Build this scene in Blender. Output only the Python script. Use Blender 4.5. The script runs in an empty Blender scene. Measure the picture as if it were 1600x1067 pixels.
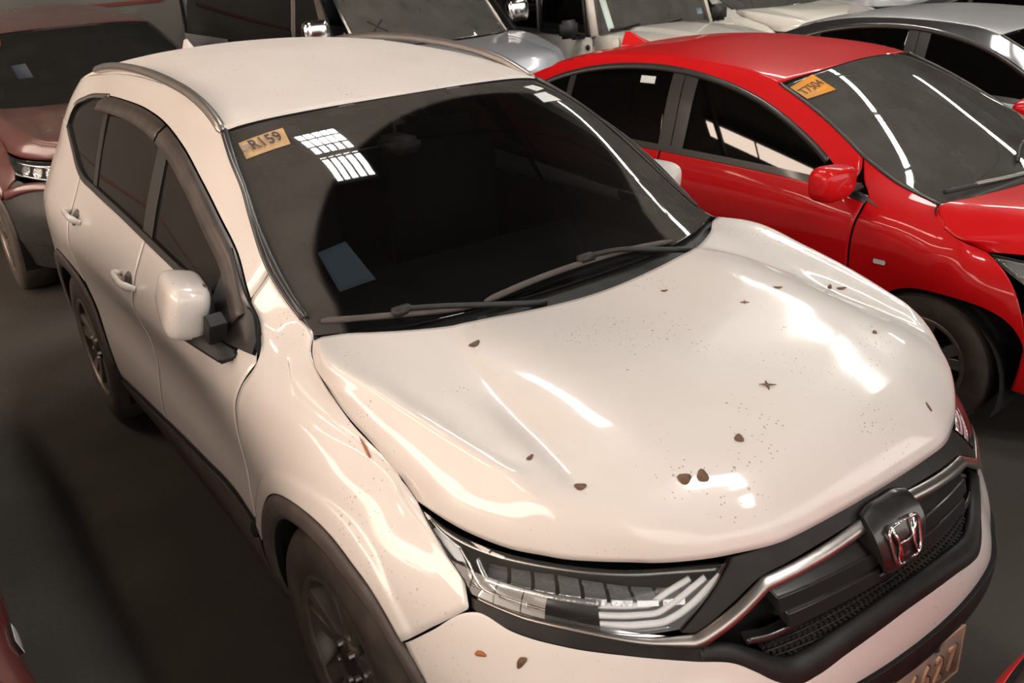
import bpy, bmesh, math, random
import numpy as np
from mathutils import Vector, Matrix
random.seed(7); rng=np.random.default_rng(7)
SC=bpy.context.scene; COL=SC.collection
# ---------------------------------------------------------------- camera, world, light, exposure
CAM=(1.7644,-1.5211,2.0239); YAW,PITCH,ROLL=2.5446,-.415,-.0655; FPX=1434.2
cd=bpy.data.cameras.new('camera'); cam=bpy.data.objects.new('camera',cd); COL.objects.link(cam)
cd.sensor_width=36; cd.sensor_fit='HORIZONTAL'; cd.lens=FPX/1600*36; cd.clip_end=200
f_=np.array([math.cos(PITCH)*math.cos(YAW),math.cos(PITCH)*math.sin(YAW),math.sin(PITCH)])
rt=np.cross(f_,[0,0,1.]); rt/=np.linalg.norm(rt); up=np.cross(rt,f_)
r2=math.cos(ROLL)*rt+math.sin(ROLL)*up; u2=-math.sin(ROLL)*rt+math.cos(ROLL)*up
M=Matrix.Identity(4)
for i in range(3): M[i][0]=r2[i]; M[i][1]=u2[i]; M[i][2]=-f_[i]; M[i][3]=CAM[i]
cam.matrix_world=M; SC.camera=cam
cd.dof.use_dof=True; cd.dof.focus_distance=2.75; cd.dof.aperture_fstop=7.1
SC.view_settings.view_transform='Standard'; SC.view_settings.look='None'
SC.view_settings.exposure=0.0; SC.view_settings.gamma=1; SC.view_settings.use_curve_mapping=False
W=bpy.data.worlds.new('world'); SC.world=W; W.use_nodes=True
W.node_tree.nodes['Background'].inputs[0].default_value=(1,.92,.85,1)
W.node_tree.nodes['Background'].inputs[1].default_value=2.4
def area(name,loc,target,sx,sy,power,color):
    l=bpy.data.lights.new(name,'AREA'); l.shape='RECTANGLE'; l.size=sx; l.size_y=sy; l.energy=power; l.color=color
    o=bpy.data.objects.new(name,l); COL.objects.link(o); o.location=loc
    o.rotation_euler=(Vector(target)-Vector(loc)).to_track_quat('-Z','Y').to_euler()
    return o
# ---------------------------------------------------------------- materials
def mat(name,color,rough=.5,metal=0,coat=0,coat_r=.05,spec=.5,bump=None,noise=None,emit=None,estr=1):
    m=bpy.data.materials.new(name); m.use_nodes=True; nt=m.node_tree; b=nt.nodes['Principled BSDF']
    b.inputs['Base Color'].default_value=(*color,1); b.inputs['Roughness'].default_value=rough
    b.inputs['Metallic'].default_value=metal; b.inputs['Coat Weight'].default_value=coat
    b.inputs['Coat Roughness'].default_value=coat_r; b.inputs['Specular IOR Level'].default_value=spec
    if emit: b.inputs['Emission Color'].default_value=(*emit,1); b.inputs['Emission Strength'].default_value=estr
    if noise:   # (scale, other colour, amount)
        tc=nt.nodes.new('ShaderNodeTexCoord'); n=nt.nodes.new('ShaderNodeTexNoise'); n.inputs['Scale'].default_value=noise[0]; n.inputs['Detail'].default_value=6
        mx=nt.nodes.new('ShaderNodeMix'); mx.data_type='RGBA'; mx.inputs[6].default_value=(*color,1); mx.inputs[7].default_value=(*noise[1],1)
        rp=nt.nodes.new('ShaderNodeMapRange'); rp.inputs[1].default_value=.4; rp.inputs[2].default_value=.65; rp.inputs[4].default_value=noise[2]
        nt.links.new(tc.outputs['Object'],n.inputs['Vector']); nt.links.new(n.outputs['Fac'],rp.inputs[0]); nt.links.new(rp.outputs[0],mx.inputs[0]); nt.links.new(mx.outputs[2],b.inputs['Base Color'])
    if bump:
        n=nt.nodes.new('ShaderNodeTexNoise'); n.inputs['Scale'].default_value=bump[0]; bp=nt.nodes.new('ShaderNodeBump'); bp.inputs['Strength'].default_value=bump[1]; bp.inputs['Distance'].default_value=.01
        tc=nt.nodes.new('ShaderNodeTexCoord'); nt.links.new(tc.outputs['Object'],n.inputs['Vector'])
        nt.links.new(n.outputs['Fac'],bp.inputs['Height']); nt.links.new(bp.outputs[0],b.inputs['Normal'])
    return m
def paint(name,color,rough=.35,metal=0,dust=.15,dustcol=(.42,.36,.30),specks=True,coat_r=.06,coat=1,spec=.5):
    """clear-coated paint with settled dust on upward faces' own noise mask and small dirt specks"""
    m=mat(name,color,rough,metal,coat=coat,coat_r=coat_r,spec=spec); nt=m.node_tree; b=nt.nodes['Principled BSDF']; L=nt.links.new
    tc=nt.nodes.new('ShaderNodeTexCoord')
    n=nt.nodes.new('ShaderNodeTexNoise'); n.inputs['Scale'].default_value=2.2; n.inputs['Detail'].default_value=8; n.inputs['Roughness'].default_value=.65
    L(tc.outputs['Object'],n.inputs['Vector'])
    rp=nt.nodes.new('ShaderNodeMapRange'); rp.inputs[1].default_value=.35; rp.inputs[2].default_value=.75; rp.inputs[3].default_value=dust*.4; rp.inputs[4].default_value=dust
    L(n.outputs['Fac'],rp.inputs[0])
    # dust settles where the surface faces up
    g=nt.nodes.new('ShaderNodeNewGeometry'); sx=nt.nodes.new('ShaderNodeSeparateXYZ'); L(g.outputs['Normal'],sx.inputs[0])
    up=nt.nodes.new('ShaderNodeMapRange'); up.inputs[1].default_value=.2; up.inputs[2].default_value=.95; up.inputs[3].default_value=.35; up.inputs[4].default_value=1; L(sx.outputs[2],up.inputs[0])
    mu=nt.nodes.new('ShaderNodeMath'); mu.operation='MULTIPLY'; L(rp.outputs[0],mu.inputs[0]); L(up.outputs[0],mu.inputs[1])
    mx=nt.nodes.new('ShaderNodeMix'); mx.data_type='RGBA'; mx.inputs[6].default_value=(*color,1); mx.inputs[7].default_value=(*dustcol,1); L(mu.outputs[0],mx.inputs[0])
    out=mx.outputs[2]
    if specks:
        for sc_,th,col in ((75,.15,(.13,.085,.05)),(30,.10,(.20,.13,.085))):
            v=nt.nodes.new('ShaderNodeTexVoronoi'); v.inputs['Scale'].default_value=sc_; L(tc.outputs['Object'],v.inputs['Vector'])
            n2=nt.nodes.new('ShaderNodeTexNoise'); n2.inputs['Scale'].default_value=5; L(tc.outputs['Object'],n2.inputs['Vector'])
            r2_=nt.nodes.new('ShaderNodeMapRange'); r2_.inputs[1].default_value=.47; r2_.inputs[2].default_value=.62; r2_.inputs[3].default_value=0; r2_.inputs[4].default_value=th; L(n2.outputs['Fac'],r2_.inputs[0])
            lt=nt.nodes.new('ShaderNodeMath'); lt.operation='LESS_THAN'; L(v.outputs['Distance'],lt.inputs[0]); L(r2_.outputs[0],lt.inputs[1])
            k=nt.nodes.new('ShaderNodeMath'); k.operation='MULTIPLY'; L(lt.outputs[0],k.inputs[0]); L(up.outputs[0],k.inputs[1])
            k2=nt.nodes.new('ShaderNodeMath'); k2.operation='MULTIPLY'; k2.inputs[1].default_value=.7; L(k.outputs[0],k2.inputs[0])
            mx2=nt.nodes.new('ShaderNodeMix'); mx2.data_type='RGBA'; L(out,mx2.inputs[6]); mx2.inputs[7].default_value=(*col,1); L(k2.outputs[0],mx2.inputs[0]); out=mx2.outputs[2]
    L(out,b.inputs['Base Color'])
    # dusty coat is duller
    cr=nt.nodes.new('ShaderNodeMapRange'); cr.inputs[3].default_value=coat_r; cr.inputs[4].default_value=coat_r+.25; L(mu.outputs[0],cr.inputs[0]); L(cr.outputs[0],b.inputs['Coat Roughness'])
    cw=nt.nodes.new('ShaderNodeMapRange'); cw.inputs[3].default_value=coat; cw.inputs[4].default_value=.35*coat; L(mu.outputs[0],cw.inputs[0]); L(cw.outputs[0],b.inputs['Coat Weight'])
    return m
def glass(name,tint=.03,dust_attr=False,dustcol=(.16,.145,.13),rough=.02,film=.25,base_dust=.04):
    """car glass: tinted see-through pane with a mirror sheen and a film of dust"""
    m=bpy.data.materials.new(name); m.use_nodes=True; nt=m.node_tree; nt.nodes.clear(); L=nt.links.new
    o=nt.nodes.new('ShaderNodeOutputMaterial'); tr=nt.nodes.new('ShaderNodeBsdfTransparent'); tr.inputs[0].default_value=(tint,tint*1.05,tint*1.08,1)
    gl=nt.nodes.new('ShaderNodeBsdfGlossy'); gl.inputs['Roughness'].default_value=rough
    df=nt.nodes.new('ShaderNodeBsdfDiffuse'); df.inputs[0].default_value=(*dustcol,1)
    fr=nt.nodes.new('ShaderNodeFresnel'); fr.inputs[0].default_value=1.52
    gg=nt.nodes.new('ShaderNodeNewGeometry'); io=nt.nodes.new('ShaderNodeMapRange'); io.inputs[3].default_value=1.52; io.inputs[4].default_value=1/1.52; L(gg.outputs['Backfacing'],io.inputs[0]); L(io.outputs[0],fr.inputs[0])   # same thin pane seen from either side
    m1=nt.nodes.new('ShaderNodeMixShader'); L(tr.outputs[0],m1.inputs[1]); L(df.outputs[0],m1.inputs[2])
    tc=nt.nodes.new('ShaderNodeTexCoord'); n=nt.nodes.new('ShaderNodeTexNoise'); n.inputs['Scale'].default_value=7; n.inputs['Detail'].default_value=9; L(tc.outputs['Object'],n.inputs['Vector'])
    rp=nt.nodes.new('ShaderNodeMapRange'); rp.inputs[1].default_value=.3; rp.inputs[2].default_value=.75; rp.inputs[3].default_value=film*.8; rp.inputs[4].default_value=film*1.15; L(n.outputs['Fac'],rp.inputs[0])
    fac=rp.outputs[0]
    if dust_attr:
        at=nt.nodes.new('ShaderNodeAttribute'); at.attribute_name='dust'
        mm=nt.nodes.new('ShaderNodeMath'); mm.operation='MULTIPLY'; L(at.outputs['Fac'],mm.inputs[0]); L(fac,mm.inputs[1])
        ad=nt.nodes.new('ShaderNodeMath'); ad.operation='ADD'; ad.inputs[1].default_value=base_dust; L(mm.outputs[0],ad.inputs[0]); fac=ad.outputs[0]
    L(fac,m1.inputs[0])
    m2=nt.nodes.new('ShaderNodeMixShader'); L(fr.outputs[0],m2.inputs[0]); L(m1.outputs[0],m2.inputs[1]); L(gl.outputs[0],m2.inputs[2]); L(m2.outputs[0],o.inputs[0])
    return m
M_white=paint('pearl_white_paint',(.80,.75,.71),.4,dust=.25,coat_r=.045)
M_white_top=paint('dusty_white_roof_paint',(.80,.74,.69),.5,dust=.55,dustcol=(.60,.52,.46),coat_r=.35,coat=.25)
M_red=paint('red_paint',(.60,.003,.006),.4,dust=.015,dustcol=(.50,.28,.24),specks=False,coat_r=.04,coat=.55,spec=.15)
M_maroon=paint('maroon_paint',(.11,.004,.006),.35,dust=1.0,dustcol=(.125,.098,.082),specks=False,coat_r=.08)
M_dred=paint('dark_red_paint',(.11,.008,.010),.4,dust=.3,dustcol=(.20,.12,.10),specks=False,coat_r=.1)
M_silver=paint('silver_paint',(.42,.42,.43),.4,metal=.3,dust=.5,dustcol=(.36,.34,.32),specks=False)
M_van=paint('blue_grey_silver_paint',(.38,.39,.43),.4,metal=.3,dust=.3,dustcol=(.36,.34,.33),specks=False)
M_cream=paint('cream_white_paint',(.78,.74,.66),.4,dust=.2,specks=False)
M_black_paint=paint('black_paint',(.012,.012,.014),.35,dust=.1,dustcol=(.2,.19,.18),specks=False)
M_gloss=mat('gloss_black_plastic',(.010,.009,.009),.35,coat=.7,coat_r=.14,noise=(30,(.05,.045,.04),.25))
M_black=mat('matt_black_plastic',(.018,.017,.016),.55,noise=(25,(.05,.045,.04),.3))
M_sblack=mat('satin_black_plastic',(.012,.011,.0105),.5,spec=.35,noise=(25,(.028,.025,.022),.4))
M_clad=mat('dusty_dark_cladding',(.075,.060,.054),.6,noise=(14,(.12,.10,.085),.6),bump=(400,.1))
M_trim=mat('dark_window_trim',(.03,.028,.026),.35,coat=.6,coat_r=.12)
M_visor=mat('smoked_window_visor',(.045,.034,.029),.5,coat=.25,coat_r=.25,noise=(12,(.10,.08,.07),.5))
M_rub=mat('tyre_rubber',(.045,.037,.030),.75,noise=(10,(.085,.066,.05),.7),bump=(90,.15))
M_void=mat('underbody_black',(.004,.004,.004),.9)
M_chrome=mat('chrome',(.80,.79,.79),.12,metal=1,noise=(20,(.5,.49,.48),.4))
M_satin=mat('satin_metal',(.50,.47,.44),.32,metal=1,noise=(14,(.4,.36,.32),.6))
M_rail=mat('brushed_roof_rail',(.36,.33,.31),.38,metal=.8,coat=.5,coat_r=.1,noise=(10,(.30,.26,.22),.6))
M_rimdark=mat('dark_alloy',(.05,.042,.038),.42,metal=.5,noise=(12,(.13,.10,.08),.6))
M_rimedge=mat('machined_alloy_edge',(.26,.22,.19),.35,metal=.7,noise=(20,(.14,.11,.09),.5))
M_glassW=glass('windscreen_glass',.34,True,film=.66,dustcol=(.105,.095,.085),base_dust=.015)
M_glassS=glass('tinted_side_glass',.03,False,dustcol=(.085,.074,.064),film=.24)
M_glassC=glass('clean_tinted_glass',.02,False,dustcol=(.05,.046,.042),film=.03)
M_glassD=glass('dusty_windscreen_glass',.25,False,dustcol=(.15,.143,.13),film=.55)
M_glassM=glass('darkly_tinted_windscreen',.05,False,dustcol=(.06,.06,.055),film=.3)
M_lens=glass('clear_lamp_lens',.92,False,dustcol=(.4,.38,.35),film=.05)
M_refl=mat('lamp_reflector',(.62,.60,.58),.22,metal=.75,bump=(60,.3))
M_led=mat('lamp_light_guide',(.80,.76,.74),.25,coat=1)
M_paper=mat('blue_grey_paper',(.17,.23,.30),.8)
M_interior=mat('cabin_trim',(.005,.005,.005),.8)
M_wpaper=mat('white_paper',(.72,.76,.72),.7)
M_tan=mat('tan_sticker',(.62,.40,.20),.6,noise=(40,(.55,.37,.2),.5))
M_orange=mat('orange_sticker',(.80,.33,.03),.6)
M_ink=mat('dark_ink',(.05,.04,.04),.6)
M_plate=mat('weathered_plate',(.30,.25,.21),.4,noise=(16,(.38,.30,.24),.6),coat=.4)
M_plateink=mat('plate_character_paint',(.03,.026,.024),.5)
M_platelit=mat('plate_lit_edge',(.62,.44,.30),.4)  # lit edge of the embossing, put into the colour
# ---------------------------------------------------------------- helpers
def link(o,parent=None,loc=None):
    COL.objects.link(o)
    if parent is not None: o.parent=parent
    if loc is not None: o.location=loc
    return o
def mesh(name,verts,faces,m,parent=None,smooth=True,mats=None,fm=None,label=None):
    me=bpy.data.meshes.new(name); me.from_pydata([tuple(map(float,v)) for v in verts],[],[tuple(int(i) for i in f) for f in faces])
    for mm in (mats or [m]): me.materials.append(mm)
    if fm is not None: me.polygons.foreach_set('material_index',np.asarray(fm,dtype=np.int32))
    if smooth: me.polygons.foreach_set('use_smooth',np.ones(len(me.polygons),dtype=bool))
    me.update(); o=bpy.data.objects.new(name,me); link(o,parent)
    if label: o['label']=label
    return o
def thing(name,label,cat,loc=(0,0,0),rz=0,group=None):
    o=bpy.data.objects.new(name,None); COL.objects.link(o); o.location=loc; o.rotation_euler=(0,0,rz); o.empty_display_size=.2
    o['label']=label; o['category']=cat
    if group: o['group']=group
    return o
def tag(o,label=None,cat=None,group=None,kind=None):
    if label: o['label']=label
    if cat: o['category']=cat
    if group: o['group']=group
    if kind: o['kind']=kind
    return o
def boxm(bm,c,s,rot=None,bev=0):
    r=bmesh.ops.create_cube(bm,size=1); vs=r['verts']
    for v in vs:
        p=Vector((v.co.x*s[0],v.co.y*s[1],v.co.z*s[2]))
        if rot is not None: p=rot@p
        v.co=p+Vector(c)
    if bev:
        es=list({e for v in vs for e in v.link_edges}); bmesh.ops.bevel(bm,geom=es,offset=bev,segments=2,affect='EDGES')
def bmobj(name,bm,m,parent=None,smooth=False,label=None):
    me=bpy.data.meshes.new(name); bm.to_mesh(me); bm.free(); me.materials.append(m)
    if smooth: me.polygons.foreach_set('use_smooth',np.ones(len(me.polygons),dtype=bool))
    o=bpy.data.objects.new(name,me); link(o,parent)
    if label: o['label']=label
    return o
def box(name,c,s,m,parent=None,rot=None,bev=0,label=None):
    bm=bmesh.new(); boxm(bm,c,s,rot,bev); return bmobj(name,bm,m,parent,bev>0,label)
def tube(name,pts,r,m,parent=None,n=10,closed=False,label=None,squash=None):
    P=np.asarray(pts,float); k=len(P); R=np.broadcast_to(np.asarray(r,float),(k,)); V=[];Fc=[]
    T=np.gradient(P,axis=0); 
    if closed: T=np.roll(P,-1,0)-np.roll(P,1,0)
    T/=np.linalg.norm(T,axis=1)[:,None]+1e-12
    ref=np.array([0,0,1.]) if abs(T[0][2])<.9 else np.array([0,1.,0])
    for i in range(k):
        a=np.cross(T[i],ref); a/=np.linalg.norm(a)+1e-12; b=np.cross(a,T[i]); 
        sa,sb=(squash or (1,1))
        for j in range(n):
            t=2*math.pi*j/n; V.append(P[i]+R[i]*(sa*math.cos(t)*a+sb*math.sin(t)*b))
    for i in range(k if closed else k-1):
        for j in range(n): q=(i+1)%k; Fc.append((i*n+j,i*n+(j+1)%n,q*n+(j+1)%n,q*n+j))
    if not closed: Fc.append(tuple(range(n))[::-1]); Fc.append(tuple((k-1)*n+j for j in range(n)))
    return mesh(name,V,Fc,m,parent,label=label)
def lathe(name,prof,m,parent=None,n=48,axis_y=True,mats=None,fm=None,label=None):
    """profile of (radius, y) pairs spun round the y axis"""
    V=[];Fc=[];k=len(prof);mi=[]
    for j in range(n):
        t=2*math.pi*j/n
        for r,y in prof: V.append((r*math.cos(t),y,r*math.sin(t)))
    for j in range(n):
        q=(j+1)%n
        for i in range(k-1): Fc.append((j*k+i,j*k+i+1,q*k+i+1,q*k+i)); mi.append(fm[i] if fm else 0)
    return mesh(name,V,Fc,m,parent,mats=mats,fm=mi if fm else None,label=label)
# --- interpolation
def hermite(x,y,m,xi):
    k=np.clip(np.searchsorted(x,xi)-1,0,len(x)-2); h=np.diff(x); t=((xi-x[k])/h[k])[:,None]; hh=h[k][:,None]; t2=t*t; t3=t2*t
    return (2*t3-3*t2+1)*y[k]+(t3-2*t2+t)*hh*m[k]+(-2*t3+3*t2)*y[k+1]+(t3-t2)*hh*m[k+1]
def pchip(x,y,xi):
    x=np.asarray(x,float);y=np.asarray(y,float);xi=np.atleast_1d(np.asarray(xi,float));sh=y.shape[1:];y=y.reshape(len(x),-1)
    h=np.diff(x);d=np.diff(y,axis=0)/h[:,None];m=np.zeros_like(y)
    if len(x)==2: m[:]=d[0]
    else:
        w1=2*h[1:]+h[:-1];w2=h[1:]+2*h[:-1];a=d[:-1];b=d[1:]
        with np.errstate(all='ignore'): mm=(w1+w2)[:,None]/(w1[:,None]/a+w2[:,None]/b)
        m[1:-1]=np.where(a*b>0,mm,0); m[0]=d[0]*1.5-m[1]*.5;m[-1]=d[-1]*1.5-m[-2]*.5
    return hermite(x,y,m,xi).reshape((len(xi),)+sh)
def crom(x,y,xi):
    x=np.asarray(x,float);y=np.asarray(y,float);xi=np.atleast_1d(np.asarray(xi,float));sh=y.shape[1:];y=y.reshape(len(x),-1)
    m=np.gradient(y,x,axis=0) if len(x)>2 else np.repeat(np.diff(y,axis=0)/np.diff(x)[:,None],2,0)
    return hermite(x,y,m,xi).reshape((len(xi),)+sh)
def resample(pl,n,smooth=True,tt=None):
    P=np.asarray(pl,float); d=np.linalg.norm(np.diff(P,axis=0),axis=1); s=np.concatenate([[0],np.cumsum(d)])
    t=(np.linspace(0,1,n) if tt is None else tt)*s[-1]
    if smooth and len(P)>2: return crom(s,P,t)
    return np.stack([np.interp(t,s,P[:,i]) for i in range(P.shape[1])],1)
def edge_t(n): # parameter with a narrow first and last cell
    return np.concatenate([[0],np.linspace(.018,.982,n-2),[1]])
def coons(bot,top,lef,rig,n,m,smooth=(1,1,1,1),u=None,v=None):
    u=edge_t(n) if u is None else u; v=edge_t(m) if v is None else v; n=len(u); m=len(v)
    B=resample(bot,n,smooth[0],u);T=resample(top,n,smooth[1],u);Lf=resample(lef,m,smooth[2],v);R=resample(rig,m,smooth[3],v)
    U=u[:,None,None];V=v[None,:,None]
    return (1-V)*B[:,None]+V*T[:,None]+(1-U)*Lf[None]+U*R[None]-((1-U)*(1-V)*B[0]+U*(1-V)*B[-1]+(1-U)*V*T[0]+U*V*T[-1])
def normals(P):
    du=np.gradient(P,axis=0);dv=np.gradient(P,axis=1);n=np.cross(du,dv);return n/(np.linalg.norm(n,axis=2)[...,None]+1e-12)
def grid(name,P,m,parent=None,flip=False,rim=.02,gap=.0022,mirror=False,rimmat=None,label=None,attr=None,bulge=0):
    """surface grid (n,m,3) -> panel with its edge turned inward. flip chooses the outward side (+n = cross(du,dv))"""
    P=np.array(P,float); n,mm=P.shape[:2]; N=normals(P)*(-1 if flip else 1)
    if gap:
        Q=P.copy()
        for (ax,i,j) in ((0,0,1),(0,-1,-2),(1,0,1),(1,-1,-2)):
            a=P[i] if ax==0 else P[:,i]; b=P[j] if ax==0 else P[:,j]; d=b-a; l=np.linalg.norm(d,axis=1)[:,None]+1e-9
            sh=d/l*np.minimum(gap,l*.45)
            if ax==0: Q[i]+=sh
            else: Q[:,i]+=sh
        P=Q
    V=P.reshape(-1,3); idx=np.arange(n*mm).reshape(n,mm)
    a,b,c,d=idx[:-1,:-1].ravel(),idx[1:,:-1].ravel(),idx[1:,1:].ravel(),idx[:-1,1:].ravel()
    F=np.stack([a,b,c,d],1); fm=[0]*len(F)
    if flip: F=F[:,::-1]
    F=F.tolist(); V=V.tolist(); Nf=N.reshape(-1,3)
    if rim:
        loop=list(idx[:,0])+list(idx[-1,1:])+list(idx[-2::-1,-1])+list(idx[0,-2:0:-1]); k=len(loop)
        prev=loop
        for dep,mi in ((.0009,0),(rim,1)):
            base=len(V)
            for q in loop: V.append((np.array(V[q])-Nf[q]*dep).tolist() if mi==0 else (P.reshape(-1,3)[q]-Nf[q]*dep).tolist())
            cur=[base+i for i in range(k)]
            for i in range(k):
                q=(i+1)%k; f=[prev[i],cur[i],cur[q],prev[q]]
                if flip: f=f[::-1]
                F.append(f); fm.append(mi)
            prev=cur
    V=np.array(V)
    if mirror: V[:,1]*=-1; F=[f[::-1] for f in F]
    o=mesh(name,V,F,m,parent,mats=[m,rimmat or M_void],fm=fm,label=label)
    if attr is not None:
        at=o.data.attributes.new('dust','FLOAT','POINT'); vals=np.zeros(len(V)); vals[:attr.size]=attr.ravel(); at.data.foreach_set('value',vals.astype(np.float32))
    return o
def arc(cx,cz,r,a0,a1,n=14,sq=None):
    p=[(cx+r*math.cos(math.radians(a)),cz+r*math.sin(math.radians(a))) for a in np.linspace(a0,a1,n)]
    return [(sq-(sq-a)*.6 if sq and a<sq else a,b) for a,b in p]
# ---------------------------------------------------------------- vehicle body: a surface wrapped round the car, s along, z up
class Body:
    def flare(s,c,r,h):
        return lambda D: h/(1+np.exp((np.hypot(np.where(D[...,0]<1.2,1.2-(1.2-D[...,0])/.6,D[...,0])-c[0],D[...,1]-c[1])-r)/.004))
    def sym(s,name,parent,m,bot,top,lef,rig,n=60,k=16,off=0,rim=.02,gap=.0022,smooth=(1,1,0,1),rimmat=None,label=None):
        """one panel running across the nose, from s=0 outwards to both sides"""
        D=coons(bot,top,lef,rig,n,k,smooth,u=np.concatenate([np.linspace(0,.985,n-1),[1]])); P=s.wo(D,off)
        P[0,:,1]=0
        return grid(name,np.concatenate([mirror_pts(P[::-1]),P[1:]],0),m,parent,flip=True,rim=rim,gap=gap,rimmat=rimmat,label=label)
    def ribbon(s,name,parent,m,pts,wd,off,n=40,mirror=(False,True),rim=.006,smooth=True,taper=None):
        c=resample(pts,n,smooth); t=np.gradient(c,axis=0); nn=np.stack([-t[:,1],t[:,0]],1); nn/=np.linalg.norm(nn,axis=1)[:,None]+1e-9
        w_=wd*(np.ones(n) if taper is None else np.interp(np.linspace(0,1,n),*taper)); D=np.stack([c-nn*w_[:,None]*.5,c-nn*w_[:,None]*.25,c+nn*w_[:,None]*.25,c+nn*w_[:,None]*.5],1)
        P=s.wo(D,np.array([off-.003,off,off,off-.003])[None]*np.ones((n,1))); o=[]
        for mi in mirror: o.append(grid(name,P,m,parent,flip=True,rim=rim,gap=0,mirror=mi))
        return o
    def __init__(s,Z,xc,lean,DY,DD,FR,SIDE,tailz,TAIL):
        s.Z=np.array(Z,float); zz=s.Z; cols=[]
        for y0 in FR:
            D=pchip(DY,DD,[y0])[0]; cols.append(np.stack([pchip(*xc,zz)-D,y0*pchip(*lean,zz),zz],1))
        for x in sorted(SIDE,reverse=True): cols.append(np.stack([np.full(len(zz),x),np.array(SIDE[x]),zz],1))
        base=np.array(SIDE[min(SIDE)])
        for row,f in TAIL: cols.append(np.stack([pchip(tailz,row,zz),base*f,zz],1))
        s.G=np.array(cols); k=int(np.argmin(abs(zz-.8))); mid=s.G[:,k,:2]
        s.S=np.concatenate([[0],np.cumsum(np.linalg.norm(np.diff(mid,axis=0),axis=1))])
        s.off=s.S[len(FR)]+max(SIDE)       # s = off - x along the side
    def w(s,D,off=0,flipn=False):
        """D (...,2) of (s,z) -> points with y<0 (the near, right-hand side)"""
        D=np.asarray(D,float); sh=D.shape[:-1]; a=crom(s.S,s.G[:,:,:2],D[...,0].ravel()); z=D[...,1].ravel(); zz=s.Z; h=np.diff(zz)
        d=np.diff(a,axis=1)/h[None,:,None]; m=np.zeros_like(a)
        m[:,1:-1]=(d[:,:-1]*h[None,1:,None]+d[:,1:]*h[None,:-1,None])/(h[1:]+h[:-1])[None,:,None]; m[:,0]=d[:,0]; m[:,-1]=d[:,-1]
        k=np.clip(np.searchsorted(zz,z)-1,0,len(zz)-2); i=np.arange(len(z)); t=((z-zz[k])/h[k])[:,None]; hh=h[k][:,None]; t2=t*t; t3=t2*t
        o=np.zeros((len(z),3)); o[:,2]=z
        o[:,:2]=(2*t3-3*t2+1)*a[i,k]+(t3-2*t2+t)*hh*m[i,k]+(-2*t3+3*t2)*a[i,k+1]+(t3-t2)*hh*m[i,k+1]
        o[:,1]*=-1
        return o.reshape(sh+(3,))
    def wo(s,D,off):
        """offset outward along the surface normal"""
        D=np.asarray(D,float); e=.004; p=s.w(D); a=s.w(D+[e,0])-s.w(D-[e,0]); b=s.w(D+[0,e])-s.w(D-[0,e]); n=np.cross(b,a); n/=np.linalg.norm(n,axis=-1)[...,None]+1e-12
        return p+n*(off if np.ndim(off)==0 else np.asarray(off)[...,None])
    def patch(s,name,parent,m,bot,top,lef,rig,n=30,k=24,off=0,both=True,rim=.02,gap=.0022,smooth=(1,1,1,1),rimmat=None,label=None,u=None,v=None,sides=None,fit=False,relax=0,flare=None):
        D=coons(bot,top,lef,rig,n,k,smooth,u,v); off=off(D) if callable(off) else off; P=s.wo(D,off) if np.any(off) else s.w(D); out=[]
        if relax:
            for y_ in [P[...,1]]:
                for _ in range(relax): y_[1:-1,1:-1]+=.45*((y_[2:,1:-1]+y_[:-2,1:-1]+y_[1:-1,2:]+y_[1:-1,:-2])/4-y_[1:-1,1:-1])*np.minimum(1,np.minimum(np.arange(1,n-1),np.arange(n-2,0,-1))/3.)[:,None]
            if flare: P=P+normals(P)*(-1)*flare(D)[...,None]
        if fit:
            Q=P.reshape(-1,3); x,z=Q[:,0]-Q[:,0].mean(),Q[:,2]-Q[:,2].mean(); A_=np.stack([np.ones(len(x)),x,z,x*x,x*z,z*z],1); Q[:,1]=A_@np.linalg.lstsq(A_,Q[:,1],rcond=None)[0]; P=Q.reshape(P.shape)
        for mir in (sides if sides is not None else ((False,True) if both else (False,))):
            out.append(grid(name,P,m,parent,flip=True,rim=rim,gap=gap,mirror=mir,rimmat=rimmat,label=label))
        return out
def mirror_pts(P): P=np.array(P,float).copy(); P[...,1]*=-1; return P
def loft_rows(rows,n,m,ucrease=None):
    """rows: list of (k,3) polylines running fore-aft; resample each to n, interpolate across to m"""
    R=np.array([resample(r,n,True,edge_t(n)) for r in rows]); # (rows,n,3)
    return R
def full_grid(rows,n,m,parent,name,mt,close_center=True,flip=False,rim=.02,gap=.0022,v=None,label=None,rimmat=None,post=None):
    """rows from the centre line outward on the near side (y<=0); builds the whole symmetric panel in one mesh"""
    R=np.array([resample(r,n,True,edge_t(n)) for r in rows])
    full=np.concatenate([mirror_pts(R[::-1]),R[1:]],0)
    w=full.mean(1); s=np.concatenate([[0],np.cumsum(np.linalg.norm(np.diff(w,axis=0),axis=1))]); t=edge_t(m)*s[-1]
    P=pchip(s,full,t)   # (m,n,3)
    if post: P=post(P)
    return grid(name,P,mt,parent,flip=flip,rim=rim,gap=gap,label=label,rimmat=rimmat),P
def text_mesh(name,body,size,m,parent,mw,depth=.0008,label=None,font_off=0,sx=1):
    c=bpy.data.curves.new(name,'FONT'); c.body=body; c.size=size; c.extrude=depth; c.align_x='CENTER'; c.align_y='CENTER'; c.offset=font_off
    o=bpy.data.objects.new(name,c); COL.objects.link(o); dg=bpy.context.evaluated_depsgraph_get(); dg.update()
    me=bpy.data.meshes.new_from_object(o.evaluated_get(dg)); bpy.data.objects.remove(o); me.materials.clear(); me.materials.append(m)
    o=bpy.data.objects.new(name,me); COL.objects.link(o); o.parent=parent
    o.matrix_local=mw@Matrix.Diagonal((sx,1,1,1))
    if label: o['label']=label
    return o
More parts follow.
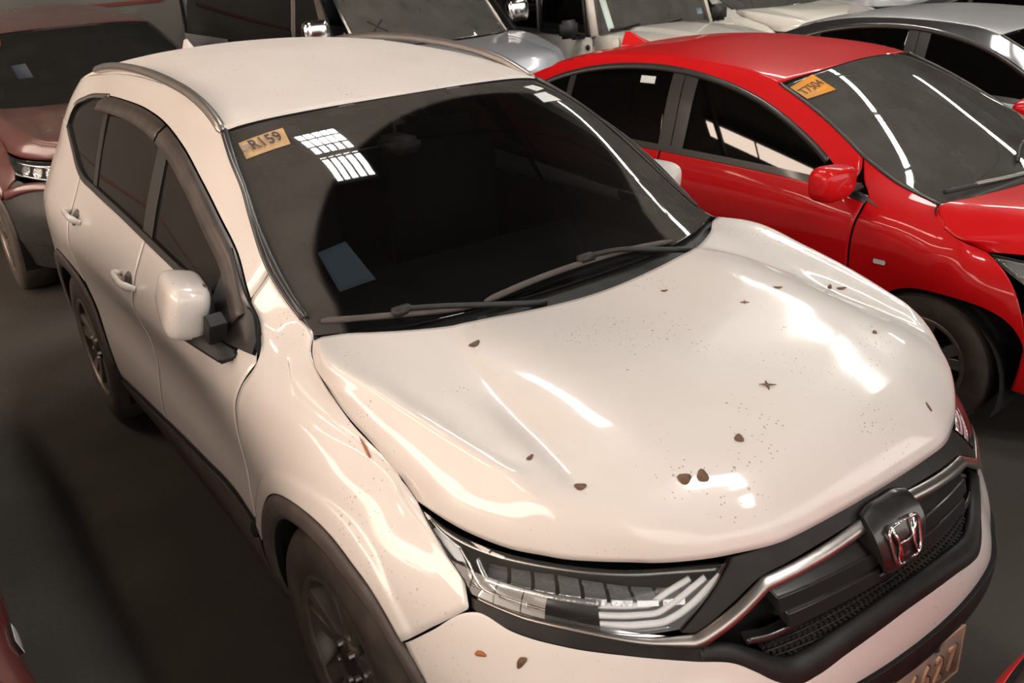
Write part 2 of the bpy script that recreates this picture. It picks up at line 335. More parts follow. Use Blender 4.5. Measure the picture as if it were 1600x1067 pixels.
def frame(o,xv,yv):
    """matrix with x axis xv, y axis ~yv at o"""
    x=Vector(xv).normalized(); y=Vector(yv); z=x.cross(y).normalized(); y=z.cross(x); M=Matrix.Identity(4)
    for i in range(3): M[i][0]=x[i];M[i][1]=y[i];M[i][2]=z[i];M[i][3]=o[i]
    return M
def wheel(parent,x,y,R,w,style,side=-1,rimr=None,simple=False):
    """outer face at y; side -1 = near side"""
    rr=rimr or R*.62; e=1 if side<0 else -1     # local +y points inward for the near side
    prof=[(rr,.012),(rr+.012,.0),(R*.80,-.012+.010),(R*.93,.004),(R*.985,.022),(R,.05),(R,w-.05),(R*.985,w-.02),(R*.9,w),(rr,w)]
    prof=[(r,(yy)*e) for r,yy in prof]
    t=lathe('tyre',prof,M_rub,parent,56); t.location=(x,y,R)
    if side>0: t.data.flip_normals()
    # rim barrel and dark back disc
    pr=[(rr+.006,.006),(rr-.004,.0),(rr-.016,.012),(rr-.03,.06),(rr-.035,.12),(.04,.10),(.001,.10)]
    b=lathe('rim',[(r,yy*e) for r,yy in pr],M_rimdark,t,48,mats=[M_rimdark,M_rimedge,M_void],fm=[1,1,0,2,2,2])
    if side>0: b.data.flip_normals()
    bm=bmesh.new(); ns=5
    for i in range(ns):
        a=2*math.pi*i/ns+.35
        for d,wd in ((-.20,.020),(.20,.020)):
            # two blades of a Y spoke, tapering from the hub to the rim
            a0=a+d*.25; a1=a+d*1.0
            p0=Vector((.045*math.cos(a0),.028*e,.045*math.sin(a0))); p1=Vector(((rr-.012)*math.cos(a1),.012*e,(rr-.012)*math.sin(a1)))
            t_=(p1-p0).normalized(); sd=t_.cross(Vector((0,1,0))).normalized()
            q=[]
            for p,ww in ((p0,wd*.9),(p1,wd*1.25)):
                for sgn in (-1,1): q.append(bm.verts.new(p+sd*ww*sgn+Vector((0,.0,0)))); 
                for sgn in (1,-1): q.append(bm.verts.new(p+sd*ww*1.25*sgn+Vector((0,.04*e,0))))
            for f in ((0,1,2,3),(4,7,6,5),(0,4,5,1),(1,5,6,2),(2,6,7,3),(3,7,4,0)): bm.faces.new([q[j] for j in f])
    bmesh.ops.recalc_face_normals(bm,faces=bm.faces); es=[ed for ed in bm.edges]; bmesh.ops.bevel(bm,geom=es,offset=.0035,segments=2,affect='EDGES')
    sp=bmobj('spokes',bm,style,t,False)
    hb=lathe('hub_cap',[(r,yy*e) for r,yy in ((.065,.05),(.062,.024),(.04,.016),(.034,.012),(.030,.010),(.001,.008))],M_rimdark,t,24)
    if side>0: hb.data.flip_normals()
    bm=bmesh.new()
    for i in range(5):
        a=2*math.pi*(i+.5)/5+.35; r_=bmesh.ops.create_cone(bm,cap_ends=True,segments=8,radius1=.011,radius2=.009,depth=.02,matrix=Matrix.Translation((.052*math.cos(a),.018*e,.052*math.sin(a)))@Matrix.Rotation(math.pi/2*e,4,'X'))
    bmobj('wheel_nuts',bm,M_satin,t)['kind']='stuff'
    return t
def liner(parent,cx,R,y0=.86,y1=.45,zc=.36,name='wheel_arch_liner'):
    for s in (-1,1):
        V=[];F=[];n=20
        for i in range(n+1):
            a=math.radians(-20+220*i/n)
            for y in (y0,y1): V.append((cx+R*math.cos(a),s*y,zc+R*math.sin(a)))
        for i in range(n): F.append((2*i,2*i+1,2*i+3,2*i+2))
        k=len(V); V.append((cx,s*y1,zc)); 
        for i in range(n): F.append((2*i+1,k,2*i+3))
        mesh(name,V,F,M_void,parent)
# ---------------------------------------------------------------- the white sport utility vehicle (front axle at x=0, nose towards +x)
LEAN=([.2,.3,.5,.7,.76,.82,.88,.94,1.0,1.1,1.7],[.96,.98,1,1,.99,.975,.945,.893,.84,.75,.3])
SUVB=Body(
 [.20,.30,.40,.50,.60,.70,.80,.88,.94,1.0,1.04,1.08,1.14,1.25,1.35,1.45,1.52,1.58,1.62],
 ([.2,.3,.4,.5,.55,.6,.64,.70,.755,.80,.84,.88,.91,.94,1.1],[.86,.90,.945,.97,.975,.978,.962,.937,.92,.905,.885,.865,.845,.825,.7]),LEAN,
 [0,.1,.2,.3,.4,.5,.6,.7,.8,.87,.91,.925],[0,.003,.012,.03,.06,.115,.175,.265,.40,.56,.76,.95],
 [0,.1,.2,.3,.4,.5,.6,.7,.8,.87],{
 .20:[.84,.88,.90,.915,.92,.915,.90,.862,.82,.755,.72,.68,.6,.5,.4,.3,.2,.15,.1],
 0.0:[.84,.885,.91,.925,.93,.932,.925,.905,.88,.835,.785,.735,.67,.56,.46,.36,.3,.25,.2],
 -.30:[.83,.875,.90,.91,.915,.915,.915,.91,.90,.875,.84,.79,.71,.66,.60,.5,.42,.35,.3],
 -.60:[.82,.87,.893,.903,.903,.895,.90,.905,.908,.89,.868,.838,.80,.735,.68,.60,.54,.5,.45],
 -.90:[.82,.86,.89,.90,.898,.885,.888,.902,.912,.895,.875,.85,.815,.76,.705,.65,.60,.555,.52],
 -1.3:[.82,.86,.89,.90,.895,.882,.886,.904,.915,.898,.882,.862,.828,.773,.72,.665,.622,.585,.54],
 -1.8:[.82,.86,.89,.90,.897,.886,.890,.908,.918,.902,.886,.866,.832,.777,.722,.666,.622,.585,.55],
 -2.3:[.83,.87,.90,.91,.91,.905,.908,.918,.922,.908,.892,.87,.836,.777,.72,.662,.615,.578,.54],
 -2.66:[.84,.88,.915,.927,.93,.93,.93,.93,.928,.915,.898,.872,.835,.778,.725,.66,.605,.565,.53],
 -3.05:[.80,.85,.885,.895,.90,.90,.90,.90,.898,.888,.872,.85,.82,.76,.715,.655,.60,.55,.5]},
 [.2,.4,.9,1.1,1.5,1.62],[([-3.27,-3.35,-3.35,-3.32,-3.20,-3.12],.93),([-3.47,-3.55,-3.55,-3.52,-3.31,-3.23],.80),([-3.56,-3.64,-3.64,-3.61,-3.36,-3.28],.55),([-3.59,-3.67,-3.67,-3.64,-3.38,-3.30],0.0)])
def build_suv(root,B,MP,detail=True,upper=True):
    """the panels shared by the white vehicle and its relative behind it"""
    off=1.454
    gapl=[(1.094,.939),(1.130,.953),(1.231,.973),(1.343,1.005),(1.412,1.025),(1.524,1.053),(1.596,1.069),(1.665,1.087),(1.733,1.111),(1.755,1.128)]
    wsl=[(1.755,1.128),(1.82,1.147),(1.90,1.187),(1.99,1.240),(2.148,1.340),(2.26,1.402),(2.40,1.467),(2.535,1.527)]
    dlo_top=[(1.925,1.089),(2.03,1.165),(2.159,1.249),(2.358,1.322),(2.564,1.392),(2.780,1.452),(3.008,1.494),(3.300,1.518),(3.633,1.520),(4.019,1.504),(4.254,1.474),(4.387,1.420),(4.391,1.350)]
    belt=[(1.925,1.089),(2.40,1.122),(2.871,1.152),(3.257,1.171),(3.672,1.189),(3.9,1.201),(4.214,1.288),(4.391,1.350)]
    # fender
    B.patch('fender',root,MP,arc(1.454,.365,.468,139,22,14,1.2)+[(1.925,.49),(1.935,.53)],gapl+wsl[1:4],[(1.138,.672),(1.05,.735),(.95,.80),(.955,.845),(1.015,.891),(1.094,.939)],
        [(1.935,.53),(1.957,.70),(1.957,.819),(1.892,.993),(1.870,1.045),(1.895,1.078),(1.925,1.097),(1.975,1.13),(2.028,1.168),(2.012,1.20),(1.99,1.240)],90,60,smooth=(1,1,0,1),relax=8,flare=B.flare((1.454,.365),.522,.007))
    # doors
    B.patch('front_door',root,MP,[(1.94,.535),(2.102,.557),(2.427,.532),(2.788,.498),(2.88,.487)],[(1.872,1.048),(1.925,1.083),(2.40,1.116),(2.871,1.146),(2.90,1.147)],[(1.94,.535),(1.96,.70),(1.960,.819),(1.895,.993),(1.872,1.048)],[(2.88,.487),(2.885,.8),(2.90,1.147)],50,40,gap=.0010,relax=12)
    B.patch('rear_door',root,MP,[(2.885,.486),(3.116,.456),(3.466,.414),(3.59,.40)],[(2.905,1.148),(3.257,1.165),(3.672,1.183),(3.93,1.197)],[(2.885,.486),(2.89,.8),(2.905,1.148)],
        [(3.59,.40),(3.625,.53),(3.69,.66),(3.79,.775),(3.86,.95),(3.93,1.197)],46,40,smooth=(1,1,1,1),gap=.0010)
    B.patch('rear_quarter_panel',root,MP,[(3.80,.78),(3.95,.83),(4.114,.85),(4.28,.82),(4.43,.73),(4.55,.58),(4.60,.42),(4.75,.42)],
        [(3.935,1.199),(4.214,1.283),(4.396,1.35),(4.60,1.36),(4.80,1.35)],[(3.80,.78),(3.865,.95),(3.935,1.199)],[(4.75,.42),(4.80,.8),(4.85,1.1),(4.80,1.35)],50,40,smooth=(1,1,1,1))
    if not upper:
        return suv_lower(root,B)
    # pillar and cant rail above the side glass
    rail=[(2.535,1.527),(2.65,1.556),(2.80,1.580),(3.0,1.600),(3.3,1.606),(3.7,1.603),(4.1,1.580),(4.4,1.55),(4.62,1.525)]
    B.patch('roof_side_frame',root,MP,dlo_top[1:]+[(4.45,1.352),(4.62,1.362)],wsl[3:]+rail[1:],[(2.03,1.165),(2.01,1.20),(1.99,1.240)],[(4.62,1.362),(4.64,1.44),(4.62,1.525)],90,16)
    # roof
    rl=B.w(np.array(rail)); rl=resample(rl,24)
    zc=lambda x: pchip([-3.3,-3.1,-2.6,-2.2,-2.0,-1.5,-1.03],[1.555,1.60,1.655,1.675,1.678,1.635,1.56],x)
    rows=[]
    for fy,fz in ((0,1),(.35,.93),(.7,.66),(.9,.34),(.97,.13),(1,0)):
        r=rl.copy(); xx=r[:,0]; t=(xx-xx[0])/(xx[-1]-xx[0]); x2=xx+(1-fy**2)*.05*(1-t)-.06*t*(1-fy**2); zz_=zc(np.clip(x2,-3.3,-1.03))
        r[:,0]=x2; r[:,2]=rl[:,2]+(zz_-rl[:,2])*fz; r[:,1]=rl[:,1]*fy; rows.append(r)
    full_grid(rows,50,44,root,'roof',M_white_top if MP is M_white else MP,flip=True)
    # tailgate and rear glass
    tg=coons([(4.80,.45),(5.3,.43),(5.78,.43)],[(4.86,1.10),(5.3,1.10),(5.78,1.10)],[(4.80,.45),(4.86,1.10)],[(5.78,.43),(5.78,1.10)],16,12)
    P=B.w(tg); P=np.concatenate([P,mirror_pts(P[::-1])[1:]],0); grid('tailgate',P,MP,root,flip=True)
    tg=coons([(4.87,1.11),(5.3,1.11),(5.78,1.11)],[(4.70,1.50),(5.2,1.53),(5.78,1.54)],[(4.87,1.11),(4.70,1.50)],[(5.78,1.11),(5.78,1.54)],16,12)
    P=B.w(tg); P=np.concatenate([P,mirror_pts(P[::-1])[1:]],0); grid('rear_window',P,M_glassS,root,flip=True)
    # side glass set in, dividing pillars, trim
    B.patch('door_window',root,M_glassS,[(1.99,1.10),(2.40,1.128),(2.87,1.158)],[(2.05,1.16),(2.358,1.312),(2.78,1.442),(2.98,1.475)],[(1.99,1.10),(2.05,1.16)],[(2.87,1.158),(2.92,1.3),(2.98,1.475)],30,20,off=-.012,rim=.004,gap=0,fit=True)
    B.patch('door_window',root,M_glassS,[(2.96,1.162),(3.257,1.176),(3.67,1.194)],[(3.07,1.484),(3.30,1.508),(3.88,1.504)],[(2.96,1.162),(3.02,1.32),(3.07,1.484)],[(3.67,1.194),(3.78,1.34),(3.88,1.504)],30,20,off=-.012,rim=.004,gap=0,fit=True)
    B.patch('quarter_window',root,M_glassS,[(3.72,1.198),(3.9,1.208),(4.214,1.293),(4.385,1.350)],[(3.93,1.502),(4.019,1.498),(4.254,1.468),(4.38,1.42)],[(3.72,1.198),(3.83,1.34),(3.93,1.502)],[(4.385,1.350),(4.388,1.385),(4.38,1.42)],24,20,off=-.010,rim=.004,gap=0,fit=True)
    B.patch('pillar_trim',root,M_trim,[(2.86,1.154),(2.97,1.160)],[(2.97,1.475),(3.08,1.488)],[(2.86,1.154),(2.91,1.3),(2.97,1.475)],[(2.97,1.160),(3.03,1.32),(3.08,1.488)],6,16,off=-.006,gap=0)
    B.patch('pillar_trim',root,M_black,[(3.665,1.190),(3.725,1.195)],[(3.875,1.505),(3.935,1.503)],[(3.665,1.190),(3.775,1.34),(3.875,1.505)],[(3.725,1.195),(3.835,1.34),(3.935,1.503)],5,16,off=-.008,gap=0)
    # window trims
    for pl,nm in ((belt,'belt_moulding'),):
        c=resample(pl,60); lo=c+[0,-.008]; hi=c+[0,.012]
        B.patch(nm,root,M_trim,lo,hi,[lo[0],hi[0]],[lo[-1],hi[-1]],60,6,off=.002,gap=0,rim=.012,smooth=(1,1,0,0))
    if detail:
        # rain visors over the door glass
        def visor(a,b,wd):
            c=resample(dlo_top,240); c=c[(c[:,0]>a)&(c[:,0]<b)&(c[:,1]>1.12)]; c=c[:int(len(c))]; out=c+[0,-.004]
            t=np.gradient(c,axis=0); nn=np.stack([t[:,1],-t[:,0]],1); nn/=np.linalg.norm(nn,axis=1)[:,None]
            inn=c+nn*wd; return out,inn
        for a,b in ((2.0,3.02),(3.03,3.97)):
            o_,i_=visor(a,b,.062); D=np.stack([i_,i_*.5+o_*.5,o_],1); D=np.stack([resample(D[:,j],50) for j in range(3)],1)
            offs=np.array([.022,.020,.004])[None,:]*np.ones((50,1)); P=B.wo(D,offs)
            for mir in (False,True): grid('window_visor',P,M_visor,root,flip=True,rim=.006,gap=0,mirror=mir)
        c=resample(dlo_top,160); c=c[(c[:,0]>3.9)]; lo=c+[0,-.006]; P=B.wo(np.stack([lo-[.006,.004],c+[.004,.006]],1),.004)
        for mir in (False,True): grid('window_surround',P,M_satin,root,flip=True,rim=.01,gap=0,mirror=mir)
    suv_lower(root,B)
    return gapl,wsl
def suv_lower(root,B):
    for cx in (1.454,4.114):
        r1=.468 if cx<2 else .485
        sq=1.2 if cx<2 else None; A=arc(cx,.365,.400,172,-8,40,sq); O=arc(cx,.365,r1,172,-8,40,sq)
        ax=np.array(A);ox=np.array(O); D=np.stack([ax,ax*.7+ox*.3,ax*.35+ox*.65,ox*.92+ax*.08,ox],1)
        P=B.wo(D,np.array([-.002,.008,.012,.010,-.001])[None]*np.ones((40,1)))
        for mir in (False,True): grid('wheel_arch_trim',P,M_clad,root,flip=True,rim=.03,gap=0,mirror=mir)
    D=coons([(1.935,.30),(2.6,.27),(3.55,.29)],[(1.93,.530),(2.102,.550),(2.427,.526),(2.788,.492),(3.116,.450),(3.466,.408),(3.59,.39)],[(1.935,.30),(1.93,.530)],[(3.55,.29),(3.59,.39)],40,10)
    P=B.wo(D,.010)
    for mir in (False,True): grid('sill_cladding',P,M_clad,root,flip=True,rim=.05,gap=0,mirror=mir)
    box('underbody',(-1.38,0,.31),(3.9,1.30,.16),M_void,root)
    liner(root,0,.43,.87,.45,.365); liner(root,-2.66,.44,.87,.45,.365)
suv=thing('sport_utility_vehicle','large pearl white sport utility vehicle with dusty bonnet in the foreground','car')
B=SUVB; W_=M_white
gapl,wsl=build_suv(suv,B,W_)
# bonnet
edge=B.w(np.array(gapl)); edge=resample(edge[::-1],24)    # rear to front
fr_edge=[(.27,-.776,.940),(.362,-.757,.925),(.457,-.726,.916),(.56,-.663,.909),(.655,-.579,.905),(.735,-.480,.902),(.800,-.375,.905),(.833,-.25,.908),(.843,-.12,.911),(.845,0,.912)]
rows=[
 [(-.050,0,1.131),(.10,0,1.1285),(.25,0,1.1235),(.40,0,1.115),(.55,0,1.095),(.68,0,1.066),(.765,0,1.027),(.812,0,.982),(.836,0,.945),(.845,0,.912)],
 [(-.060,-.22,1.132),(.09,-.23,1.128),(.25,-.24,1.121),(.40,-.25,1.112),(.54,-.25,1.091),(.665,-.25,1.061),(.75,-.25,1.021),(.797,-.25,.976),(.823,-.25,.94),(.834,-.25,.909)],
 [(-.075,-.37,1.1355),(.07,-.40,1.1315),(.22,-.425,1.1195),(.37,-.44,1.099),(.50,-.45,1.074),(.62,-.455,1.043),(.70,-.44,1.005),(.75,-.42,.963),(.777,-.40,.934),(.786,-.395,.906)],
 [(-.085,-.415,1.1365),(.0,-.462,1.1320),(.17,-.497,1.1125),(.36,-.521,1.074),(.47,-.535,1.057),(.56,-.545,1.038),(.64,-.542,1.010),(.685,-.53,.972),(.704,-.520,.938),(.711,-.514,.904)],
 [(-.095,-.44,1.134),(.0,-.482,1.1225),(.17,-.517,1.1015),(.36,-.541,1.065),(.47,-.553,1.050),(.56,-.561,1.033),(.63,-.557,1.008),(.672,-.543,.971),(.690,-.534,.938),(.698,-.527,.904)],
 [(-.165,-.57,1.136),(.0,-.585,1.117),(.17,-.59,1.098),(.35,-.595,1.072),(.46,-.597,1.0545),(.54,-.60,1.036),(.595,-.60,1.008),(.622,-.595,.970),(.634,-.592,.938),(.640,-.592,.905)],
 [(-.250,-.675,1.133),(-.06,-.69,1.120),(.12,-.68,1.101),(.29,-.665,1.080),(.42,-.645,1.059),(.51,-.632,1.041),(.562,-.630,1.012),(.585,-.632,.972),(.592,-.636,.940),(.595,-.638,.907)],
 [(-.268,-.718,1.132),(-.18,-.752,1.131),(.08,-.727,1.108),(.29,-.694,1.081),(.40,-.672,1.062),(.48,-.656,1.046),(.532,-.654,1.014),(.553,-.657,.972),(.560,-.661,.940),(.562,-.663,.909)],
 [(-.270,-.724,1.130),(-.19,-.764,1.120),(.08,-.745,1.092),(.28,-.717,1.062),(.38,-.700,1.040),(.45,-.690,1.020),(.490,-.694,.990),(.503,-.699,.960),(.506,-.702,.935),(.507,-.702,.912)],
 [(-.280,-.735,1.125),(-.20,-.770,1.098),(.065,-.772,1.060),(.21,-.760,1.030),(.29,-.752,1.008),(.34,-.750,.985),(.365,-.752,.962),(.372,-.754,.945),(.374,-.755,.933),(.375,-.755,.925)],
 [tuple(p) for p in edge[[0,2,5,8,12,16,20,22,23]]]]
def crown(P):
    x,y=P[...,0],P[...,1]; z0=crom([-.12,-.05,.10,.25,.40,.55,.68,.80],[1.1195,1.1195,1.118,1.1155,1.108,1.093,1.066,1.02],x.ravel()).reshape(x.shape); a=crom([-.2,.10,.27,.44,.55,.64,.72,.85],[.160,.160,.102,-.020,-.116,-.232,-.35,-.44],x.ravel()).reshape(x.shape); ys=np.interp(x,[.1,.27,.44,.55,.64,.72],[.37,.316,.25,.223,.20,.18]); be=(a+.30)/(8*ys*ys); al=(4*be*ys*ys+a)/2; be=be*.8; yy=np.minimum(abs(y),ys*1.5)
    yr=np.interp(x,[-.085,0,.17,.36,.47,.56],[.415,.462,.497,.521,.535,.545]); sm=lambda t:(lambda q:q*q*(3-2*q))(np.clip(t,0,1))
    w=(1-sm((abs(y)/yr-.62)/.36))*(1-sm((x-.60)/.14)); P=P.copy(); P[...,2]=P[...,2]*(1-w)+(z0-.004+al*yy**2-be*yy**4-.30*(abs(y)-yy)*(abs(y)+ys*0)*.35)*w; return P
_,HOODP=full_grid(rows,72,140,suv,'bonnet',W_,flip=False,rim=.012,gap=.0025,post=crown)
# windscreen surround, cowl, glass
we=B.w(np.array(wsl)); 
t_=np.linspace(0,1,len(we)); dw=np.concatenate([[0],np.cumsum(np.linalg.norm(np.diff(we,axis=0),axis=1))]); dw/=dw[-1]
wf=np.stack([np.polyval(np.polyfit(dw,we[:,i],2 if i==1 else 3),np.linspace(0,1,12)) for i in range(3)],1)
wbot=[tuple(wf[0]),(-.243,-.62,1.123),(-.198,-.50,1.120),(-.168,-.35,1.118),(-.153,-.18,1.117),(-.148,0,1.117)]
wbot=wbot+[(x,-y,z) for x,y,z in wbot[-2::-1]]
wtop=[tuple(wf[-1]),(-1.065,-.50,1.541),(-1.045,-.36,1.551),(-1.033,-.18,1.558),(-1.030,0,1.560)]; wtop=wtop+[(x,-y,z) for x,y,z in wtop[-2::-1]]
lef=[tuple(p) for p in wf]; rig=[(x,-y,z) for x,y,z in lef]
WSP=coons(wbot,wtop,lef,rig,150,110,u=np.linspace(0,1,150),v=np.linspace(0,1,110))
def unproj_ws(U,V): return WSP[int(round(U*149)),int(round(V*109))]
# the film of dust is missing where the two wipers sweep
X=WSP
uy=X[...,1]; uu_=np.hypot(X[...,0]+.16,X[...,2]-1.11)
ang=np.degrees(np.arctan2(uu_,uy)); rad=np.hypot(uy,uu_)
RB=np.interp(ang,[0,3,14,24,33,42,52,62,75,91,106,121,134,147,162,176,180],[.40,.42,.45,.50,.60,.74,.90,1.0,.94,.87,.811,.77,.741,.72,.665,.66,.66])
sw=1/(1+np.exp(-(RB-rad)/.003))
dust=1-sw*(1-.10*np.clip((70-ang)/50,0,1))
grid('windscreen',WSP,M_glassW,suv,flip=False,rim=.006,gap=.004,attr=dust)
# black seal along the pillars
for mir in (False,True):
    c=we[1:]; c2=resample(c,50); t=np.array([1.,-.0,0]); inn=resample(WSP[2],50); inn=resample(WSP[2][int(110*.08):],50)
    P=np.stack([c2+[0,0,.004],c2*.45+inn*.55+[0,0,.013],inn+[0,0,.004]],1); grid('windscreen_moulding',P,M_trim,suv,flip=True,rim=.01,gap=0,mirror=mir)
rear=resample(np.array([r[0] for r in rows]),40)      # bonnet rear edge, centre outwards
rear=np.concatenate([mirror_pts(rear[::-1]),rear[1:]],0); wb=resample(wbot[::-1],79)
cow=np.stack([rear+[.03,0,-.045],rear+[-.012,0,-.035],wb*.5+rear*.5+[0,0,-.036],wb+[.01,0,-.016],wb+[-.02,0,-.012]],1)
grid('cowl_panel',cow,M_black,suv,flip=True,rim=.01,gap=0)
# cabin: floor-to-dash tub, dashboard and the sheet lying on it
bm=bmesh.new(); boxm(bm,(-.62,0,.96),(.62,1.34,.16),bev=.05); bmobj('dashboard',bm,M_interior,suv)
for sg in (-1,1): box('door_lining',(-1.75,sg*.745,.85),(2.7,.03,.46),M_void,suv)
box('seat',(-1.45,-.37,1.0),(.22,.5,.75),M_interior,suv,bev=.08); box('seat',(-1.45,.37,1.0),(.22,.5,.75),M_interior,suv,bev=.08)
box('rear_bench',(-2.3,0,.95),(.2,1.2,.7),M_interior,suv,bev=.06)
V=[(-3.3,-.62,.6),(-3.3,.62,.6),(-.3,.62,.6),(-.3,-.62,.6)]; mesh('cabin_floor',V,[(0,1,2,3)],M_void,suv,False)
def on_ws(name,uvs,m,lift,label=None):
    P=np.array([[unproj_ws(*uvs[0]),unproj_ws(*uvs[3])],[unproj_ws(*uvs[1]),unproj_ws(*uvs[2])]])
    n=np.cross(P[1,0]-P[0,0],P[0,1]-P[0,0]); n/=np.linalg.norm(n); n=n if n[2]>0 else -n
    uu=np.linspace(0,1,8)[:,None,None]; vv=np.linspace(0,1,8)[None,:,None]
    Q=(1-uu)*(1-vv)*P[0,0]+uu*(1-vv)*P[1,0]+uu*vv*P[1,1]+(1-uu)*vv*P[0,1]
    F=WSP.reshape(-1,3)
    for i in range(8):
        for j in range(8):
            k=np.argmin(((F-Q[i,j])**2).sum(1)); Q[i,j]+=n*(np.dot(F[k]-Q[i,j],n)+lift)
    return grid(name,Q,m,suv,flip=False,rim=.0006,gap=0,label=label),P,n
# nose of the white vehicle
surl=[(0,.672),(.1,.668),(.2,.660),(.27,.649),(.32,.646),(.36,.662),(.40,.692),(.43,.711),(.513,.727),(.636,.751),(.747,.763),(.859,.779),(.935,.800)]
B.sym('bumper',suv,W_,[(0,.598),(.3,.595),(.6,.572),(.85,.53),(1.0,.49),(1.112,.47)],surl+[(.955,.795),(1.05,.733),(1.137,.671)],[(0,.598),(0,.63),(0,.655),(0,.672)],[(1.112,.47),(1.113,.56),(1.137,.671)],130,34,rim=.03)
B.sym('bumper_lip',suv,M_black,[(0,.545),(.3,.543),(.6,.52),(.85,.475),(1.0,.43),(1.112,.40)],[(0,.600),(.3,.597),(.6,.574),(.85,.532),(1.0,.492),(1.112,.472)],[(0,.545),(0,.60)],[(1.112,.40),(1.112,.472)],90,8,off=.012,rim=.04,gap=0)
B.sym('skid_garnish',suv,M_satin,[(0,.500),(.25,.500),(.5,.485),(.62,.47)],[(0,.547),(.25,.545),(.5,.528),(.62,.515)],[(0,.50),(0,.547)],[(.62,.47),(.62,.515)],50,8,off=.006,rim=.03,gap=0)
B.sym('lower_grille',suv,M_black,[(0,.27),(.5,.27),(1.10,.27)],[(0,.502),(.4,.49),(.7,.46),(1.10,.40)],[(0,.27),(0,.502)],[(1.10,.27),(1.10,.40)],60,8,off=-.004,gap=0)
# black surround between bonnet and bright bar
ctop=[(0,.890),(.12,.886),(.227,.877),(.30,.868),(.354,.860),(.426,.825),(.487,.789),(.505,.781),(.585,.782),(.672,.793),(.755,.803),(.834,.810),(.93,.826)]
cbot=[(0,.864),(.12,.864),(.213,.863),(.29,.853),(.347,.837),(.426,.797),(.491,.757),(.508,.753),(.589,.768),(.672,.783),(.755,.795),(.834,.804),(.93,.822)]
B.sym('grille_surround',suv,M_sblack,ctop[:8]+[(.53,.785)],[(0,.914),(.20,.911),(.30,.906),(.405,.900)],[(0,.888),(0,.914)],[(.53,.785),(.465,.84),(.405,.900)],60,16,off=0,rim=.03,gap=0)
# bright bar: centre strip and wings in one piece per side
ct=np.array(ctop); cb=np.array(cbot)
for mi in (False,True):
    T_=resample(ct[1:],110); B_=resample(cb[1:],110); T_[:,0]+=-.03; B_[:,0]+=-.03
    T_=resample([(.075,.888),(.354,.860)]+[tuple(p) for p in ct[6:]],110,False); B_=resample([(.075,.864),(.349,.836)]+[tuple(p) for p in cb[6:]],110,False)
    D=np.stack([B_,B_*.93+T_*.07,B_*.5+T_*.5,B_*.07+T_*.93,T_],1); P=B.wo(D,np.array([.002,.015,.011,.007,.002])[None]*np.clip((.75-D[:,2:3,0])/.30,.12,1))
    grid('grille_bar',P,M_satin,suv,flip=True,rim=.02,gap=0,mirror=mi,rimmat=M_chrome)
# strip under the lamp
B.patch('lamp_underline',suv,M_sblack,[(.44,.713),(.513,.727),(.636,.751),(.747,.763),(.859,.779),(.945,.803)],[(.50,.752),(.589,.768),(.672,.783),(.755,.795),(.834,.804),(.945,.823)],[(.44,.713),(.50,.752)],[(.945,.803),(.945,.823)],50,6,off=-.001,rim=.03,gap=.001,smooth=(1,1,0,0))
# grille opening
B.sym('grille_back',suv,M_void,[(0,.665),(.3,.65),(.46,.72)],[(0,.87),(.25,.87),(.50,.775)],[(0,.665),(0,.87)],[(.46,.72),(.50,.775)],40,8,off=-.075,rim=0,gap=0)
B.sym('grille_frame',suv,M_sblack,[(0,.672),(.1,.668),(.2,.660),(.27,.649),(.32,.646),(.36,.662),(.40,.692),(.43,.711),(.50,.727)],[(0,.712),(.1,.709),(.2,.702),(.27,.694),(.31,.692),(.345,.702),(.385,.725),(.42,.742),(.495,.757)],[(0,.672),(0,.712)],[(.50,.727),(.495,.757)],70,8,off=[[.0,.0,.002,.002,.0,-.006,-.014,-.022]]*70,rim=.05,gap=0)
for z0,z1,s1,of,mt in ((.820,.853,.335,-.006,M_gloss),(.784,.812,.315,-.012,M_gloss)):
    for mi in (False,True):
        D=coons([(.06,z0),(.2,z0),(s1-.006,z0-.004)],[(.06,z1),(.2,z1),(s1+.01,z1-.008)],[(.06,z0),(.06,z1)],[(s1-.006,z0-.004),(s1+.01,z1-.008)],30,8); P=B.wo(D,np.linspace(of+.012,of-.01,8)[None]*np.ones((30,1)))
        grid('grille_slat',P,mt,suv,flip=True,rim=.03,gap=0,mirror=mi)
B.ribbon('grille_slat',suv,M_gloss,[(.03,.757),(.15,.757),(.25,.753),(.35,.742),(.40,.745)],.016,-.012,rim=.03)
B.ribbon('wing_lower_bar',suv,M_satin,[(.34,.826),(.40,.795),(.445,.768)],.012,-.022,rim=.02)
bm=bmesh.new()
for r_ in range(4):
    z0=.690+.015*r_
    for k in range(-26,27):
        s_=(k+.5*(r_%2))*.0145
        if abs(s_)<.03 and z0>.72: continue
        p=B.wo(np.array([[abs(s_),z0]]),-.03)[0]; 
        if s_>0: p=p*[1,-1,1]
        if abs(s_)>.37: continue
        boxm(bm,p,(.012,.0085,.0075),bev=0)
    
ms=bmobj('grille_mesh',bm,M_black,suv); ms['kind']='stuff'
for r_ in range(5):
    B.ribbon('mesh_bar',suv,M_black,[(.0,.683+.015*r_),(.2,.681+.015*r_),(.36,.684+.012*r_)],.004,-.028,rim=.01)
